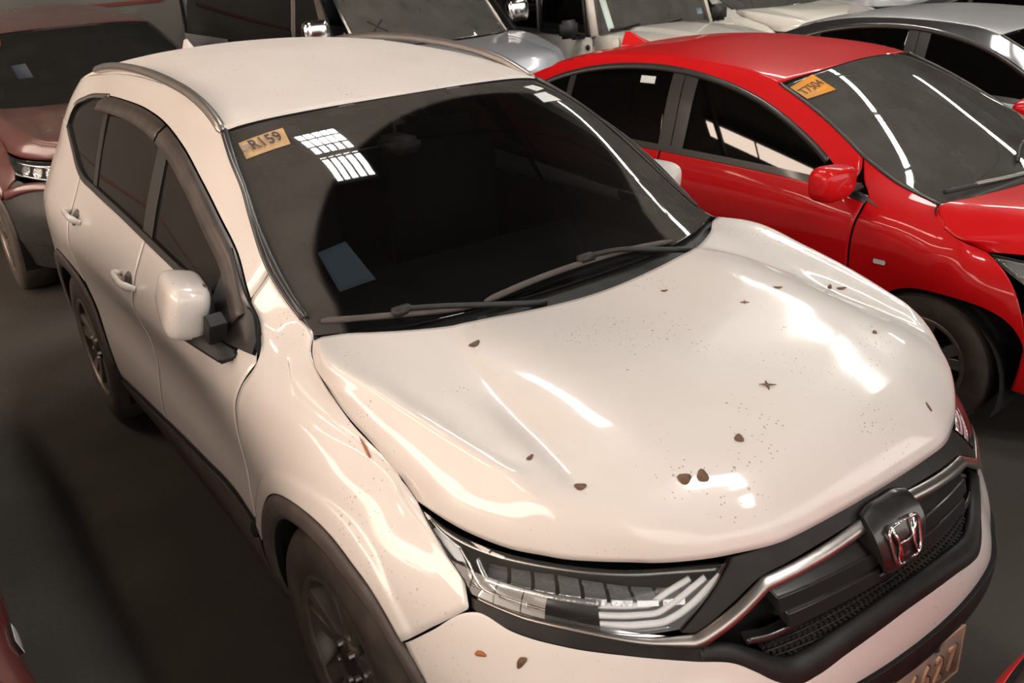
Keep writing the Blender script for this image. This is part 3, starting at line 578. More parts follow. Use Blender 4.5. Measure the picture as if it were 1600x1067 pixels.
# badge block and badge
B.sym('badge_housing',suv,M_gloss,[(0,.768),(.050,.773),(.066,.785)],[(0,.906),(.05,.905),(.080,.897)],[(0,.768),(0,.906)],[(.066,.785),(.082,.84),(.080,.897)],24,14,off=[[.008,.016,.021,.025,.028,.030,.031,.031,.030,.028,.024,.019,.012,.002]]*24,rim=.06,gap=.003)
bo=Vector((.921,0,.836)); bfm=frame(bo,(0,1,0),(-.30,0,1))
def badge_pt(a,b,c=0): return bfm@Vector((a,b,c))
fr=[]
for i in range(40):
    t=2*math.pi*i/40; c_,s_=math.cos(t),math.sin(t); a=math.copysign(abs(c_)**.42,c_); b=math.copysign(abs(s_)**.42,s_); fr.append(badge_pt(a*(.048+.005*b),b*.043,.004))
bd=tube('badge',[tuple(p) for p in fr],.0038,M_chrome,suv,8,closed=True)
for sg in (-1,1):
    for sub in (0,):
        pts=[badge_pt(sg*.036,.040,.003),badge_pt(sg*.027,.010,.006),badge_pt(sg*.024,-.010,.006),badge_pt(sg*.030,-.040,.003)]
        tube('badge_upright',[tuple(p) for p in pts],[.0075,.0050,.0048,.0065],M_chrome,bd,8,squash=(1,.5))
tube('badge_crossbar',[tuple(badge_pt(-.024,0,.005)),tuple(badge_pt(0,-.002,.006)),tuple(badge_pt(.024,0,.005))],.0045,M_chrome,bd,8,squash=(.5,1))
# number plate
plx=.980
pl=box('number_plate',(plx,0,.4845),(.012,.372,.136),M_plate,suv,bev=.004)
box('plate_border',(plx+.006,.1835,.4845),(.004,.005,.134),M_platelit,pl); box('plate_border',(plx+.006,0,.4185),(.004,.366,.004),M_platelit,pl); box('plate_border',(plx+.006,0,.5505),(.004,.366,.004),M_platelit,pl)
for ch,yy in zip('6627',(-.002,.046,.095,.144)):
    text_mesh('plate_character',ch,.098,M_plateink,pl,frame((plx+.0078,yy,.478),(0,1,0),(0,0,1)),.003,sx=.62)
    text_mesh('character_lit_edge',ch,.098,M_platelit,pl,frame((plx+.0070,yy-.0042,.4785),(0,1,0),(0,0,1)),.004,sx=.62)  # lighter shifted copy paints the lit side of each character
box('plate_bolt',(plx+.008,.075,.543),(.006,.012,.010),M_black,pl,bev=.002)
# headlamps
lt=[(.415,.893),(.527,.893),(.657,.897),(.787,.902),(.910,.908),(1.004,.917),(1.082,.932)]
lb=[(.530,.791),(.61,.789),(.729,.803),(.856,.816),(.945,.828)]
for sd in (False,True):
    k=dict(sides=(sd,))
    hl=B.patch('headlamp',suv,M_void,lb,lt,[(.530,.791),(.465,.845),(.415,.893)],[(.945,.828),(.958,.846),(1.015,.889),(1.082,.932)],60,20,off=-.055,rim=0,gap=0,**k)[0]
    B.patch('lamp_lens',hl,M_lens,lb,lt,[(.530,.791),(.465,.845),(.415,.893)],[(.945,.828),(.958,.846),(1.015,.889),(1.082,.932)],60,20,off=.003,rim=.012,gap=.002,rimmat=M_gloss,**k)
    B.patch('lamp_bezel',hl,M_gloss,[(.535,.797),(.61,.795),(.70,.808)],[(.66,.845),(.70,.845),(.86,.850)],[(.535,.797),(.58,.83),(.66,.845)],[(.70,.808),(.85,.822),(.86,.850)],16,10,off=-.045,rim=.01,gap=0,**k)
    B.ribbon('bezel_edge',hl,M_satin,[(.435,.884),(.53,.886),(.657,.890),(.787,.895),(.91,.900),(1.0,.909),(1.06,.922)],.007,-.008,60,mirror=(sd,))
    B.patch('side_reflector',hl,M_led,[(.928,.838),(.985,.877),(1.047,.908)],[(.940,.850),(.975,.893),(1.040,.912)],[(.928,.838),(.940,.850)],[(1.047,.908),(1.040,.912)],16,8,off=-.010,rim=.01,gap=0,smooth=(1,1,0,0),**k)
    B.ribbon('chrome_edge',hl,M_chrome,[(.885,.832),(.925,.846),(.955,.882),(.972,.896)],.006,-.006,30,mirror=(sd,))
    B.ribbon('chrome_edge',hl,M_chrome,[(.972,.896),(1.02,.909),(1.06,.922)],.005,-.006,20,mirror=(sd,))
    B.ribbon('chrome_edge',hl,M_refl,[(.83,.823),(.88,.833),(.915,.856),(.938,.887)],.014,-.018,30,mirror=(sd,))
    B.ribbon('chrome_edge',hl,M_chrome,[(.545,.793),(.61,.792),(.70,.802),(.80,.813),(.86,.820)],.005,-.010,30,mirror=(sd,))
    # upper row of reflector cells
    for i in range(8):
        a0=.915-.052*i; a1=a0-.043; zt=lambda a:.884-.03*max(0,(.75-a))/.25; zb=lambda a:.862-.016*(.93-a)/.3
        B.patch('reflector_cell',hl,M_refl,[(a1,zb(a1)),(a0,zb(a0))],[(a1+.006,zt(a1)),(a0+.006,zt(a0))],[(a1,zb(a1)),(a1+.006,zt(a1))],[(a0,zb(a0)),(a0+.006,zt(a0))],6,5,off=[[-.018,-.026,-.040,-.045,-.046]]*6,rim=.012,gap=0,rimmat=M_refl,**k)
    B.ribbon('reflector_rail',hl,M_refl,[(.92,.856),(.85,.851),(.76,.845),(.68,.840)],.012,-.014,30,mirror=(sd,))
    for i in range(3):
        B.ribbon('light_guide',hl,M_led,[(.684,.803+.0165*i),(.60+.004*i,.802+.0165*i),(.553+.009*i,.804+.0165*i),(.53+.014*i,.812+.016*i),(.432+.030*i,.872)],.0145 if i<1 else .0125,-.012-.004*i,40,mirror=(sd,),rim=.008)
# door mirrors (folded back against the doors), handles
for sg in (-1,1):
    V=[];F=[];n1,n2=28,18
    for i in range(n1):
        t=2*math.pi*i/n1
        for j in range(n2+1):
            p=math.pi*j/n2; e=.5
            sp=lambda v: math.copysign(abs(v)**e,v)
            a=sp(math.sin(p))*sp(math.cos(t)); b=sp(math.sin(p))*sp(math.sin(t)); c=sp(math.cos(p))
            x_=c*.132*(1); w_=.060-.014*c*0; zz_=b*(.083+.014*c)+.010*(1-c)*(b<0)*abs(b); yy_=a*.062
            V.append((x_+.02*b,yy_*(1),zz_))
    for i in range(n1):
        for j in range(n2):
            q=(i+1)%n1; F.append((i*(n2+1)+j,i*(n2+1)+j+1,q*(n2+1)+j+1,q*(n2+1)+j))
    Rm=Matrix.Rotation(math.radians(-9),3,'Z')@Matrix.Rotation(math.radians(6),3,'Y')@Matrix.Rotation(math.radians(-14),3,'X')
    V=[Rm@Vector(v)+Vector((-.800,-.905,1.128)) for v in V]
    V=[(v[0],v[1]*-sg,v[2]) for v in V]
    if sg<0: F=[f[::-1] for f in F]
    mr=mesh('door_mirror',V,F,W_,suv)
    bm=bmesh.new(); boxm(bm,(-.80,sg*.862,1.118),(.24,.03,.15),bev=.012); bmobj('mirror_back',bm,M_black,mr,True)
    bm=bmesh.new(); boxm(bm,(-.665,sg*.885,1.040),(.29,.085,.028),Matrix.Rotation(math.radians(6)*-sg,3,'Z'),bev=.008); bmobj('mirror_arm',bm,M_black,mr,True)
    bm=bmesh.new(); boxm(bm,(-.618,sg*.878,1.088),(.050,.05,.088),Matrix.Rotation(math.radians(28),3,'Y'),bev=.003); bmobj('mirror_pivot',bm,M_sblack,mr,False)
    D=coons([(1.895,1.058),(2.05,1.052),(2.22,1.060)],[(1.955,1.120),(2.03,1.162),(2.20,1.262)],[(1.895,1.058),(1.915,1.088),(1.955,1.120)],[(2.22,1.060),(2.21,1.16),(2.20,1.262)],12,10); P=B.wo(D,.012)
    grid('mirror_mount',P,M_gloss,mr,flip=True,rim=.02,gap=0,mirror=sg>0)
    for hx,hz in ((-1.51,1.005),(-2.35,1.062)):
        sh=1.454-hx; q=B.wo(np.array([[sh+.10,hz+.004],[sh+.075,hz+.004],[sh,hz],[sh-.075,hz-.004],[sh-.10,hz-.005]]),np.array([.002,.03,.040,.030,.002])); q[:,1]*=-sg
        if sg<0: q[:,1]=-abs(q[:,1])
        else: q[:,1]=abs(q[:,1])
        hd=tube('door_handle',resample(q,16),[.010]*2+[.0135]*12+[.010]*2,W_,suv,10,squash=(.7,1.15))
        for mm_ in (0,):
            D=coons(arc(sh,hz-.002,.046,180,360,9),arc(sh,hz-.002,.0461,180,0,9),[(sh-.046,hz-.002),(sh-.0461,hz-.002)],[(sh+.046,hz-.002),(sh+.0461,hz-.002)],10,6); D[...,1]=(D[...,1]-hz)*.7+hz
            grid('handle_cup',B.wo(D,.0012),M_interior if False else M_trim,hd,flip=True,rim=0,gap=0,mirror=sg>0)
# roof rails and aerial
for sg in (-1,1):
    rp=np.array([(-1.095,-.604,1.522),(-1.15,-.598,1.545),(-1.25,-.592,1.577),(-1.40,-.588,1.607),(-1.60,-.585,1.627),(-1.80,-.583,1.638),(-2.1,-.58,1.641),(-2.4,-.577,1.630),(-2.65,-.574,1.608),(-2.85,-.572,1.580)])
    rp[:,1]*=-sg if sg>0 else 1
    tube('roof_rail',resample(rp,60),np.concatenate([[.012],np.full(56,.0185),[.017,.013,.008]]),M_rail,suv,12,squash=(.95,.9))
    # drip moulding from rail to bonnet
    rg=resample(we,50)+[0,0,.002]; rg[:,1]*=1 if sg<0 else -1
    tube('drip_moulding',rg[4:],.007,M_rail if False else M_trim,suv,8)
fv=[(-3.33,.0,1.56),(-3.32,0,1.63),(-3.30,0,1.636),(-3.27,0,1.622),(-3.20,0,1.585),(-3.12,0,1.572),(-3.12,0,1.56)]
V=[(x,s*(.028 if z<1.6 else .008),z) for x,y,z in fv for s in(-1,1)]; V=[]
bm=bmesh.new(); L_=[];
for s_ in (-1,1):
    L_.append([bm.verts.new((x,s_*(.030 if z<1.575 else (.014 if z<1.6 else .007)),z)) for x,y,z in fv])
bm.faces.new(L_[0]); bm.faces.new(L_[1][::-1])
for i in range(len(fv)): j=(i+1)%len(fv); bm.faces.new((L_[0][j],L_[0][i],L_[1][i],L_[1][j]))
bmesh.ops.recalc_face_normals(bm,faces=bm.faces); bmobj('fin_aerial',bm,W_,suv)
# wipers
for bl,arm_ in (([(-.325,-.690,1.150),(-.285,-.60,1.143),(-.237,-.50,1.140),(-.195,-.40,1.135),(-.172,-.315,1.132)],[(-.237,-.50,1.156),(-.20,-.42,1.150),(-.15,-.28,1.130),(-.125,-.18,1.112),(-.12,-.12,1.10)]),
                ([(-.168,-.285,1.136),(-.185,-.10,1.146),(-.195,.10,1.148),(-.198,.28,1.142),(-.190,.43,1.132)],[(-.197,.09,1.165),(-.185,.2,1.160),(-.15,.36,1.130),(-.13,.45,1.112),(-.125,.49,1.10)])):
    wp=tube('wiper',resample(arm_,20),np.linspace(.007,.010,20),M_black,suv,8)
    tube('wiper_blade',resample(bl,24),[.006]+[.011]*22+[.006],M_clad,wp,8,squash=(1,.8)); q=arm_[0]; box('wiper_joint',(q[0],q[1],q[2]-.006),(.028,.055,.024),M_black,wp,bev=.004)
# stickers and the sheet on the dashboard
stk,P_,n_=on_ws('windscreen_sticker',[(.027,.899),(.141,.927),(.141,.826),(.034,.798)],M_tan,.0015,'tan sticker lettered R159')
ax_=P_[1,0]-P_[0,0]; ay_=P_[0,0]-P_[0,1]; ce=P_.reshape(-1,3).mean(0)
for ch,k in zip('R159',(-.22,-.045,.13,.30)):
    text_mesh('sticker_character',ch,.074,M_ink,stk,frame(tuple(ce+ax_*k+n_*.010),ax_,ay_),.0004,font_off=.001,sx=.62)
text_mesh('sticker_side_mark','III',.030,mat('pale_ink',(.30,.27,.28),.6),stk,frame(tuple(ce-ax_*.41+n_*.010),-ay_,ax_),.0004,sx=1.5)
on_ws('windscreen_sticker',[(.879,.927),(.925,.935),(.945,.90),(.90,.885)],M_wpaper,.0015,'small round pale sticker'); on_ws('windscreen_sticker',[(.872,.862),(.928,.868),(.942,.80),(.868,.80)],M_wpaper,.0015,'white rectangular sticker')
on_ws('paper_slip',[(.094,.349),(.154,.376),(.168,.211),(.094,.183)],M_paper,-.012,'blue-grey paper sheet behind the windscreen')
P=unproj_ws(.41,.80); box('sensor_housing',(P[0]-.02,P[1],P[2]-.05),(.14,.10,.05),M_clad,suv,bev=.015)
for x_,st in ((0,M_rimedge),(-2.66,M_rimedge)):
    for sg in (-1,1): wheel(suv,x_,sg*.905,.366,.235,st,sg,.236)
# ---------------------------------------------------------------- floor
bm=bmesh.new(); boxm(bm,(-3,4,-.05),(34,40,.1)); fl=bmobj('floor',bm,mat('floor_concrete',(.058,.051,.042),.85,noise=(1.3,(.034,.030,.025),.8),bump=(60,.3)),None); tag(fl,kind='structure')
# ---------------------------------------------------------------- other vehicles
def rails_and_fin(root,MP):
    pass
def sticker_quad(root,P,name,pts,m,lift,label=None):
    """small plate laid on a glass grid P (n,m,3) at index fractions"""
    n,k=P.shape[:2]; q=[P[int(round(u*(n-1))),int(round(v*(k-1)))]+np.array([0,0,lift]) for u,v in pts]
    G=np.array([[q[0]*(1-a)*(1-b)+q[1]*a*(1-b)+q[2]*a*b+q[3]*(1-a)*b for b in (0,.5,1)] for a in (0,.5,1)])
    return grid(name,G,m,root,flip=False,rim=.001,gap=0,label=label),G
def glass_grid(root,edge,base_c,top_c,m,name='windscreen',bow=(.12,.06),flip=False):
    e=resample(edge,40); b=[e[0]]; t=[e[-1]]
    for f in (.25,.5,.75,1):
        b.append((e[0][0]+(base_c[0]-e[0][0])*(1-(1-f)**2),e[0][1]*(1-f),e[0][2]+(base_c[1]-e[0][2])*(1-(1-f)**2)))
        t.append((e[-1][0]+(top_c[0]-e[-1][0])*(1-(1-f)**2),e[-1][1]*(1-f),e[-1][2]+(top_c[1]-e[-1][2])*(1-(1-f)**2)))
    b=[tuple(v) for v in b]; t=[tuple(v) for v in t]
    b=b+[(x,-y,z) for x,y,z in b[-2::-1]]; t=t+[(x,-y,z) for x,y,z in t[-2::-1]]
    P=coons(b,t,[tuple(v) for v in e],[(x,-y,z) for x,y,z in e],50,36); Q=P.reshape(-1,3); x,y=Q[:,0]-Q[:,0].mean(),Q[:,1]; A_=np.stack([np.ones(len(x)),x,x*x,x**3,y*y,x*y*y,y**4],1); Q[:,2]=A_@np.linalg.lstsq(A_,Q[:,2],rcond=None)[0]; P=Q.reshape(P.shape); grid(name,P,m,root,flip=flip,rim=.006,gap=.003); return P,b,t
def conduction_sticker(root,P,u,v,txt,m,du=.11,dv=-.11):
    st,G=sticker_quad(root,P,'windscreen_sticker',[(u,v),(u+du,v+.01),(u+du,v+dv+.01),(u,v+dv)],m,.007,'orange sticker with dark lettering')
    ax=G[2,0]-G[0,0]; ay=G[0,0]-G[0,2]; nn=np.cross(ax,ay); nn/=np.linalg.norm(nn); nn=nn if nn[2]>0 else -nn
    text_mesh('sticker_lettering',txt,np.linalg.norm(ay)*.62,M_ink,st,frame(tuple(G[1,1]+nn*.003),ax,ay),.0004,sx=.8)
def other_suv(root,MP,glassm,barm=None,upper=True,bump=None,mirm=None,mpos=(-.66,1.0,1.14)):
    B=SUVB; build_suv(root,B,MP,detail=False,upper=upper)
    full_grid(rows,40,60,root,'bonnet',MP,flip=False,rim=.012,gap=.0025)
    if upper: P=WSP[::3,::3]; grid('windscreen',P,glassm,root,flip=False,rim=.006,gap=.004)
    grid('cowl_panel',cow,M_black,root,flip=True,rim=.01,gap=0)
    for sg in ((-1,1) if upper else ()):
        rg=resample(we,50)+[0,0,.002]; rg[:,1]*=1 if sg<0 else -1; tube('drip_moulding',rg[2:],.010,M_trim,root,8)
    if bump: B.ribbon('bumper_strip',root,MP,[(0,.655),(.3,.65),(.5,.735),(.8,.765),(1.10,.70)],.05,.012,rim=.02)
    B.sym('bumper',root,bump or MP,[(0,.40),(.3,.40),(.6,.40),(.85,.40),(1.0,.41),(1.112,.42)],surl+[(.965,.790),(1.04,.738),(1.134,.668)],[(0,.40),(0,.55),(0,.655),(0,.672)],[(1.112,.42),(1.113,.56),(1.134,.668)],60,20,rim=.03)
    B.sym('lower_grille',root,M_black,[(0,.22),(.5,.22),(1.10,.25)],[(0,.402),(.4,.40),(.7,.40),(1.10,.42)],[(0,.22),(0,.402)],[(1.10,.25),(1.10,.42)],40,8,off=-.004,gap=0)
    B.sym('grille_surround',root,M_gloss,[(0,.66),(.3,.64),(.44,.71),(.53,.785)],[(0,.914),(.20,.911),(.30,.906),(.405,.900)],[(0,.66),(0,.914)],[(.53,.785),(.465,.84),(.405,.900)],60,16,off=-.012,rim=.03,gap=0)
    for z0 in (.70,.76,.82,.87): B.ribbon('grille_slat',root,barm or M_chrome,[(.0,z0),(.2,z0),(.40,z0+.01)],.018,.004,rim=.02)
    for sd in (False,True):
        k=dict(sides=(sd,)); e1=[(.530,.791),(.465,.845),(.415,.893)]; e2=[(.945,.828),(.958,.846),(1.015,.889),(1.082,.932)]
        hl=B.patch('headlamp',root,M_void,lb,lt,e1,e2,40,14,off=-.055,rim=0,gap=0,**k)[0]
        B.patch('lamp_lens',hl,M_lens,lb,lt,e1,e2,40,14,off=.003,rim=.012,gap=.002,rimmat=M_gloss,**k)
        for i in range(4):
            c_=(.60+.10*i,.835+.010*i); B.patch('reflector_cell',hl,M_refl,arc(*c_,.038,180,360,8),arc(*c_,.0381,180,0,8),[(c_[0]-.038,c_[1]),(c_[0]-.0381,c_[1])],[(c_[0]+.038,c_[1]),(c_[0]+.0381,c_[1])],8,6,off=-.035,rim=.0,gap=0,**k)
        B.ribbon('chrome_edge',hl,M_chrome,[(.46,.875),(.60,.878),(.80,.885),(.97,.900)],.010,-.012,mirror=(sd,)); B.ribbon('chrome_edge',hl,M_chrome,[(.54,.797),(.70,.806),(.90,.830)],.010,-.012,mirror=(sd,))
    for x_ in (0,-2.66):
        for sg in (-1,1): wheel(root,x_,sg*.905,.366,.235,M_satin,sg,.236)
    for sg in (-1,1):
        bm=bmesh.new(); bmesh.ops.create_uvsphere(bm,u_segments=24,v_segments=16,radius=1)
        for v in bm.verts: c=v.co; v.co=Vector([math.copysign(abs(q)**.55,q)*r+o_ for q,r,o_ in zip(c,(.06,.11,.085),(mpos[0],sg*mpos[1],mpos[2]))])
        mm=bmobj('door_mirror',bm,mirm or MP,root,True)
        bm=bmesh.new(); boxm(bm,(-.60,sg*.87,1.07),(.07,.14,.04),bev=.012); bmobj('mirror_arm',bm,M_black,mm,True)
SEDB=Body([.18,.28,.38,.5,.6,.7,.78,.85,.90,.95,1.0,1.06,1.14,1.22,1.30,1.36,1.41],
 ([.18,.3,.4,.5,.6,.66,.72,.78,.85,1.0],[.74,.78,.80,.81,.80,.78,.745,.70,.60,.4]),([.18,.3,.5,.6,.7,.76,.82,.88,1.0,1.4],[.95,.98,1,1,.985,.955,.91,.85,.72,.35]),
 [0,.1,.2,.3,.4,.5,.6,.7,.78,.83,.86],[0,.004,.016,.036,.07,.12,.19,.29,.42,.56,.72],[0,.1,.2,.3,.4,.5,.6,.7,.78,.83],{
 .05:[.79,.82,.84,.857,.865,.865,.845,.80,.755,.70,.62,.55,.45,.35,.3,.25,.2],
 -.25:[.78,.81,.83,.845,.853,.855,.850,.828,.795,.745,.68,.60,.5,.4,.3,.25,.2],
 -.55:[.77,.81,.83,.843,.85,.852,.850,.838,.815,.785,.745,.70,.63,.56,.49,.43,.38],
 -.9:[.77,.81,.83,.842,.848,.850,.849,.840,.822,.798,.772,.737,.69,.64,.585,.54,.49],
 -1.3:[.77,.81,.83,.842,.848,.850,.850,.842,.826,.804,.779,.745,.70,.655,.605,.563,.52],
 -1.8:[.77,.81,.83,.842,.848,.852,.852,.845,.830,.808,.783,.75,.705,.66,.608,.563,.52],
 -2.3:[.78,.82,.84,.852,.86,.862,.862,.855,.843,.825,.80,.765,.715,.665,.605,.555,.50],
 -2.6:[.79,.83,.845,.858,.865,.866,.866,.860,.850,.833,.81,.775,.722,.668,.60,.545,.48],
 -2.95:[.77,.81,.825,.84,.848,.85,.85,.845,.837,.82,.80,.765,.71,.65,.58,.52,.45]},
 [.18,.4,.9,1.05,1.3,1.41],[([-3.2,-3.25,-3.25,-3.15,-3.05,-3.0],.93),([-3.38,-3.45,-3.45,-3.35,-3.1,-3.05],.78),([-3.44,-3.52,-3.52,-3.42,-3.15,-3.1],.5),([-3.46,-3.55,-3.55,-3.45,-3.15,-3.1],0.0)])
SOFF=1.205
def sedan(root,MP,glassm,marker=True,mirrorm=None,roofm=None,pillarm=None,sticker=None,mirrors=(-1,1)):
    B=SEDB; o=SOFF; pm=pillarm or MP; rm=roofm or MP
    gapl=[(1.045,.800),(1.075,.813),(1.16,.835),(1.241,.855),(1.310,.885),(1.345,.915),(1.352,.940)]
    wsl=[(1.352,.945),(1.410,.963),(1.524,.995),(1.60,1.026),(1.696,1.073),(1.79,1.128),(1.885,1.182),(2.03,1.255),(2.20,1.328)]
    top=[(1.70,.967),(1.857,1.073),(2.018,1.160),(2.222,1.250),(2.429,1.308),(2.640,1.346),(2.819,1.364),(3.087,1.368),(3.313,1.352),(3.538,1.314),(3.688,1.270),(3.80,1.215),(3.90,1.13)]
    bel=[(1.60,.925),(1.80,.962),(2.0,.978),(2.282,.990),(2.662,1.000),(3.1,1.012),(3.5,1.035),(3.80,1.075),(3.90,1.13)]
    ax=1.278
    B.patch('fender',root,MP,arc(ax,.245,.35,155,20,14,1.12)+[(1.61,.28)],gapl+wsl[1:5],[(ax-.30,.45),(1.0,.60),(1.01,.72),(1.045,.800)],[(1.61,.28),(1.618,.6),(1.613,.831),(1.60,.905),(1.60,.935),(1.65,.99),(1.696,1.073)],60,36,smooth=(1,1,1,1))
    B.patch('front_door',root,MP,[(1.616,.28),(2.3,.26),(2.70,.26)],[(1.603,.918),(1.80,.955),(2.0,.971),(2.282,.984),(2.66,.994),(2.74,.996)],[(1.616,.28),(1.624,.6),(1.618,.831),(1.603,.918)],[(2.70,.26),(2.72,.6),(2.74,.996)],40,34)
    rx=o+2.56
    B.patch('rear_door',root,MP,[(2.706,.26),(3.1,.26),(rx-.36,.28)],[(2.745,.996),(3.1,1.006),(3.45,1.026),(3.60,1.045)],[(2.706,.26),(2.725,.6),(2.745,.996)],[(rx-.36,.28),(rx-.33,.42),(rx-.24,.55),(3.58,.75),(3.60,1.045)],40,34)
    B.patch('rear_quarter_panel',root,MP,arc(rx,.30,.35,135,-5,14)[0:]+[(rx+.5,.28),(4.35,.30)],[(3.605,1.047),(3.80,1.070),(3.90,1.125),(4.1,1.06),(4.40,1.02)],[(rx-.247,.547),(3.585,.75),(3.605,1.047)],[(4.35,.30),(4.42,.6),(4.40,1.02)],44,34,smooth=(1,1,1,1))
    rail=[(2.20,1.328),(2.33,1.362),(2.55,1.388),(2.8,1.402),(3.1,1.405),(3.35,1.395),(3.6,1.360),(3.85,1.285),(4.05,1.19),(4.25,1.08)]
    B.patch('roof_side_frame',root,pm,top+[(4.0,1.09),(4.15,1.05)],wsl[4:]+rail[1:],[(1.70,.967),(1.68,1.02),(1.696,1.073)],[(4.15,1.05),(4.25,1.08)],90,14,smooth=(1,1,1,0))
    rl=resample(B.w(np.array(rail)),24); zc=lambda x: pchip([-3.2,-2.9,-2.5,-2.1,-1.8,-1.4,-.98],[1.10,1.25,1.37,1.425,1.44,1.415,1.36],x); R_=[]
    for fy,fz in ((0,1),(.35,.93),(.7,.66),(.9,.34),(.97,.13),(1,0)):
        r=rl[:18].copy(); xx=r[:,0]; t=(xx-xx[0])/(xx[-1]-xx[0]); x2=xx+(1-fy**2)*.05*(1-t)-.08*t*(1-fy**2); zz_=zc(np.clip(x2,-3.2,-.98)); r[:,0]=x2; r[:,2]=rl[:18,2]+(zz_-rl[:18,2])*fz; r[:,1]=rl[:18,1]*fy; R_.append(r)
    full_grid(R_,40,36,root,'roof',rm,flip=True)
    e=B.w(np.array(rail[-4:]))[::-1]; b_=R_[0][-1]
    glass_grid(root,e,(-3.12,1.07),(b_[0]-.005,b_[2]-.004),M_glassC,'rear_window',flip=True)
    D=[(e[0][0],e[0][1],e[0][2]),(-3.12,0,1.07)]
    dk=B.w(np.array([(4.25,1.075),(4.40,1.02)])); G=np.zeros((12,10,3))
    for i,a in enumerate(np.linspace(-1,1,12)):
        for j,c in enumerate(np.linspace(0,1,10)):
            G[i,j]=(-3.02-.12*(1-a*a)-.42*c,a*(.62+.05*c),1.07+.01*(1-a*a)-.03*c-.05*c**4)
    grid('boot_lid',G,MP,root,flip=True)
    tg=coons([(4.35,.30),(4.9,.28),(5.3,.28)],[(4.40,1.02),(4.9,1.03),(5.3,1.03)],[(4.35,.30),(4.40,1.02)],[(5.3,.28),(5.3,1.03)],16,12); P=B.w(tg); P=np.concatenate([P,mirror_pts(P[::-1])[1:]],0); grid('rear_bumper',P,MP,root,flip=True)
    # glass
    B.patch('door_window',root,glassm,[(1.72,.955),(2.0,.985),(2.282,.996),(2.62,1.003)],[(1.74,.975),(1.87,1.062),(2.03,1.150),(2.23,1.235),(2.44,1.294),(2.68,1.335)],[(1.72,.955),(1.74,.975)],[(2.62,1.003),(2.66,1.2),(2.68,1.335)],30,18,off=-.012,rim=.004,gap=0,fit=True)
    B.patch('door_window',root,glassm,[(2.76,1.005),(3.1,1.018),(3.46,1.035)],[(2.83,1.352),(3.087,1.355),(3.313,1.340),(3.53,1.305)],[(2.76,1.005),(2.81,1.2),(2.83,1.352)],[(3.46,1.035),(3.50,1.2),(3.53,1.305)],26,18,off=-.012,rim=.004,gap=0,fit=True)
    B.patch('quarter_window',root,glassm,[(3.49,1.04),(3.7,1.066),(3.88,1.125)],[(3.56,1.295),(3.68,1.258),(3.79,1.205),(3.882,1.13)],[(3.49,1.04),(3.53,1.2),(3.56,1.295)],[(3.88,1.125),(3.882,1.13)],16,12,off=-.010,rim=.004,gap=0,fit=True)
    for a,b_,c_,d_ in (((2.61,.998),(2.685,1.002),(2.67,1.342),(2.755,1.352)),((2.690,1.002),(2.77,1.004),(2.76,1.352),(2.84,1.360)),((3.455,1.03),(3.495,1.037),(3.525,1.312),(3.565,1.30))):
        B.patch('pillar_trim',root,M_trim,[a,b_],[c_,d_],[a,c_],[b_,d_],6,14,off=-.006,gap=.001)
    c=resample(bel,60); B.patch('belt_moulding',root,M_trim,c+[0,-.012],c+[0,.016],[c[0]-[0,.012],c[0]+[0,.016]],[c[-1]-[0,.012],c[-1]+[0,.016]],60,6,off=.002,gap=0,rim=.012,smooth=(1,1,0,0))
    c=resample(top,90)[6:]; t=np.gradient(c,axis=0); nn=np.stack([t[:,1],-t[:,0]],1); nn/=np.linalg.norm(nn,axis=1)[:,None]; D=np.stack([c+nn*.024,c+nn*.010,c-nn*.002],1); P=B.wo(D,np.array([-.004,.003,.003])[None]*np.ones((len(c),1)))
    for mir in (False,True): grid('window_frame',P,M_trim,root,flip=True,rim=.012,gap=0,mirror=mir)
    B.patch('corner_trim',root,M_black,[(1.605,.927),(1.70,.944),(1.76,.954)],[(1.70,.967),(1.72,.985),(1.76,1.01)],[(1.605,.927),(1.70,.967)],[(1.76,.954),(1.76,1.01)],8,8,off=.002,gap=0,smooth=(0,0,0,0))
    B.patch('corner_trim',root,M_clad,[(1.53,.905),(1.60,.922)],[(1.60,.935),(1.69,.966)],[(1.53,.905),(1.60,.935)],[(1.60,.922),(1.69,.966)],8,8,off=.003,gap=0,smooth=(0,0,0,0))
    we_=B.w(np.array(wsl)); WP,b_,t_=glass_grid(root,we_,(.03,.945),(-.93,1.372),M_glassD if roofm is None else glassm)
    for sg in (-1,1):
        rg=resample(we_,40)+[0,0,.002]; rg[:,1]*=1 if sg<0 else -1; tube('windscreen_moulding',rg,.007,M_trim,root,8)
    # bonnet
    ed=resample(B.w(np.array(gapl))[::-1],20)
    H=[[(.06,0,.958),(.25,0,.945),(.45,0,.915),(.60,0,.865),(.69,0,.800),(.715,0,.75)],
       [(.03,-.25,.958),(.22,-.26,.947),(.42,-.27,.916),(.57,-.27,.866),(.66,-.27,.800),(.685,-.27,.75)],
       [(-.01,-.44,.955),(.16,-.46,.945),(.34,-.47,.915),(.48,-.48,.866),(.56,-.48,.808),(.59,-.48,.765)],
       [(-.06,-.60,.950),(.08,-.61,.936),(.22,-.61,.905),(.34,-.61,.865),(.42,-.61,.82),(.46,-.60,.785)],
       [(-.105,-.70,.946),(-.02,-.715,.922),(.08,-.715,.892),(.17,-.71,.862),(.24,-.70,.83),(.30,-.69,.80)],
       [tuple(p) for p in ed[[0,4,8,12,16,19]]]]
    full_grid(H,40,60,root,'bonnet',MP,flip=False,rim=.012,gap=.0025)
    rear_=resample(np.array([r[0] for r in H]),30); rear_=np.concatenate([mirror_pts(rear_[::-1]),rear_[1:]],0); wb_=resample(b_[::-1],59)
    grid('cowl_panel',np.stack([rear_+[.02,0,-.03],rear_+[-.01,0,-.024],wb_*.5+rear_*.5+[0,0,-.02],wb_+[-.01,0,-.006]],1),M_clad,root,flip=True,rim=.01,gap=0)
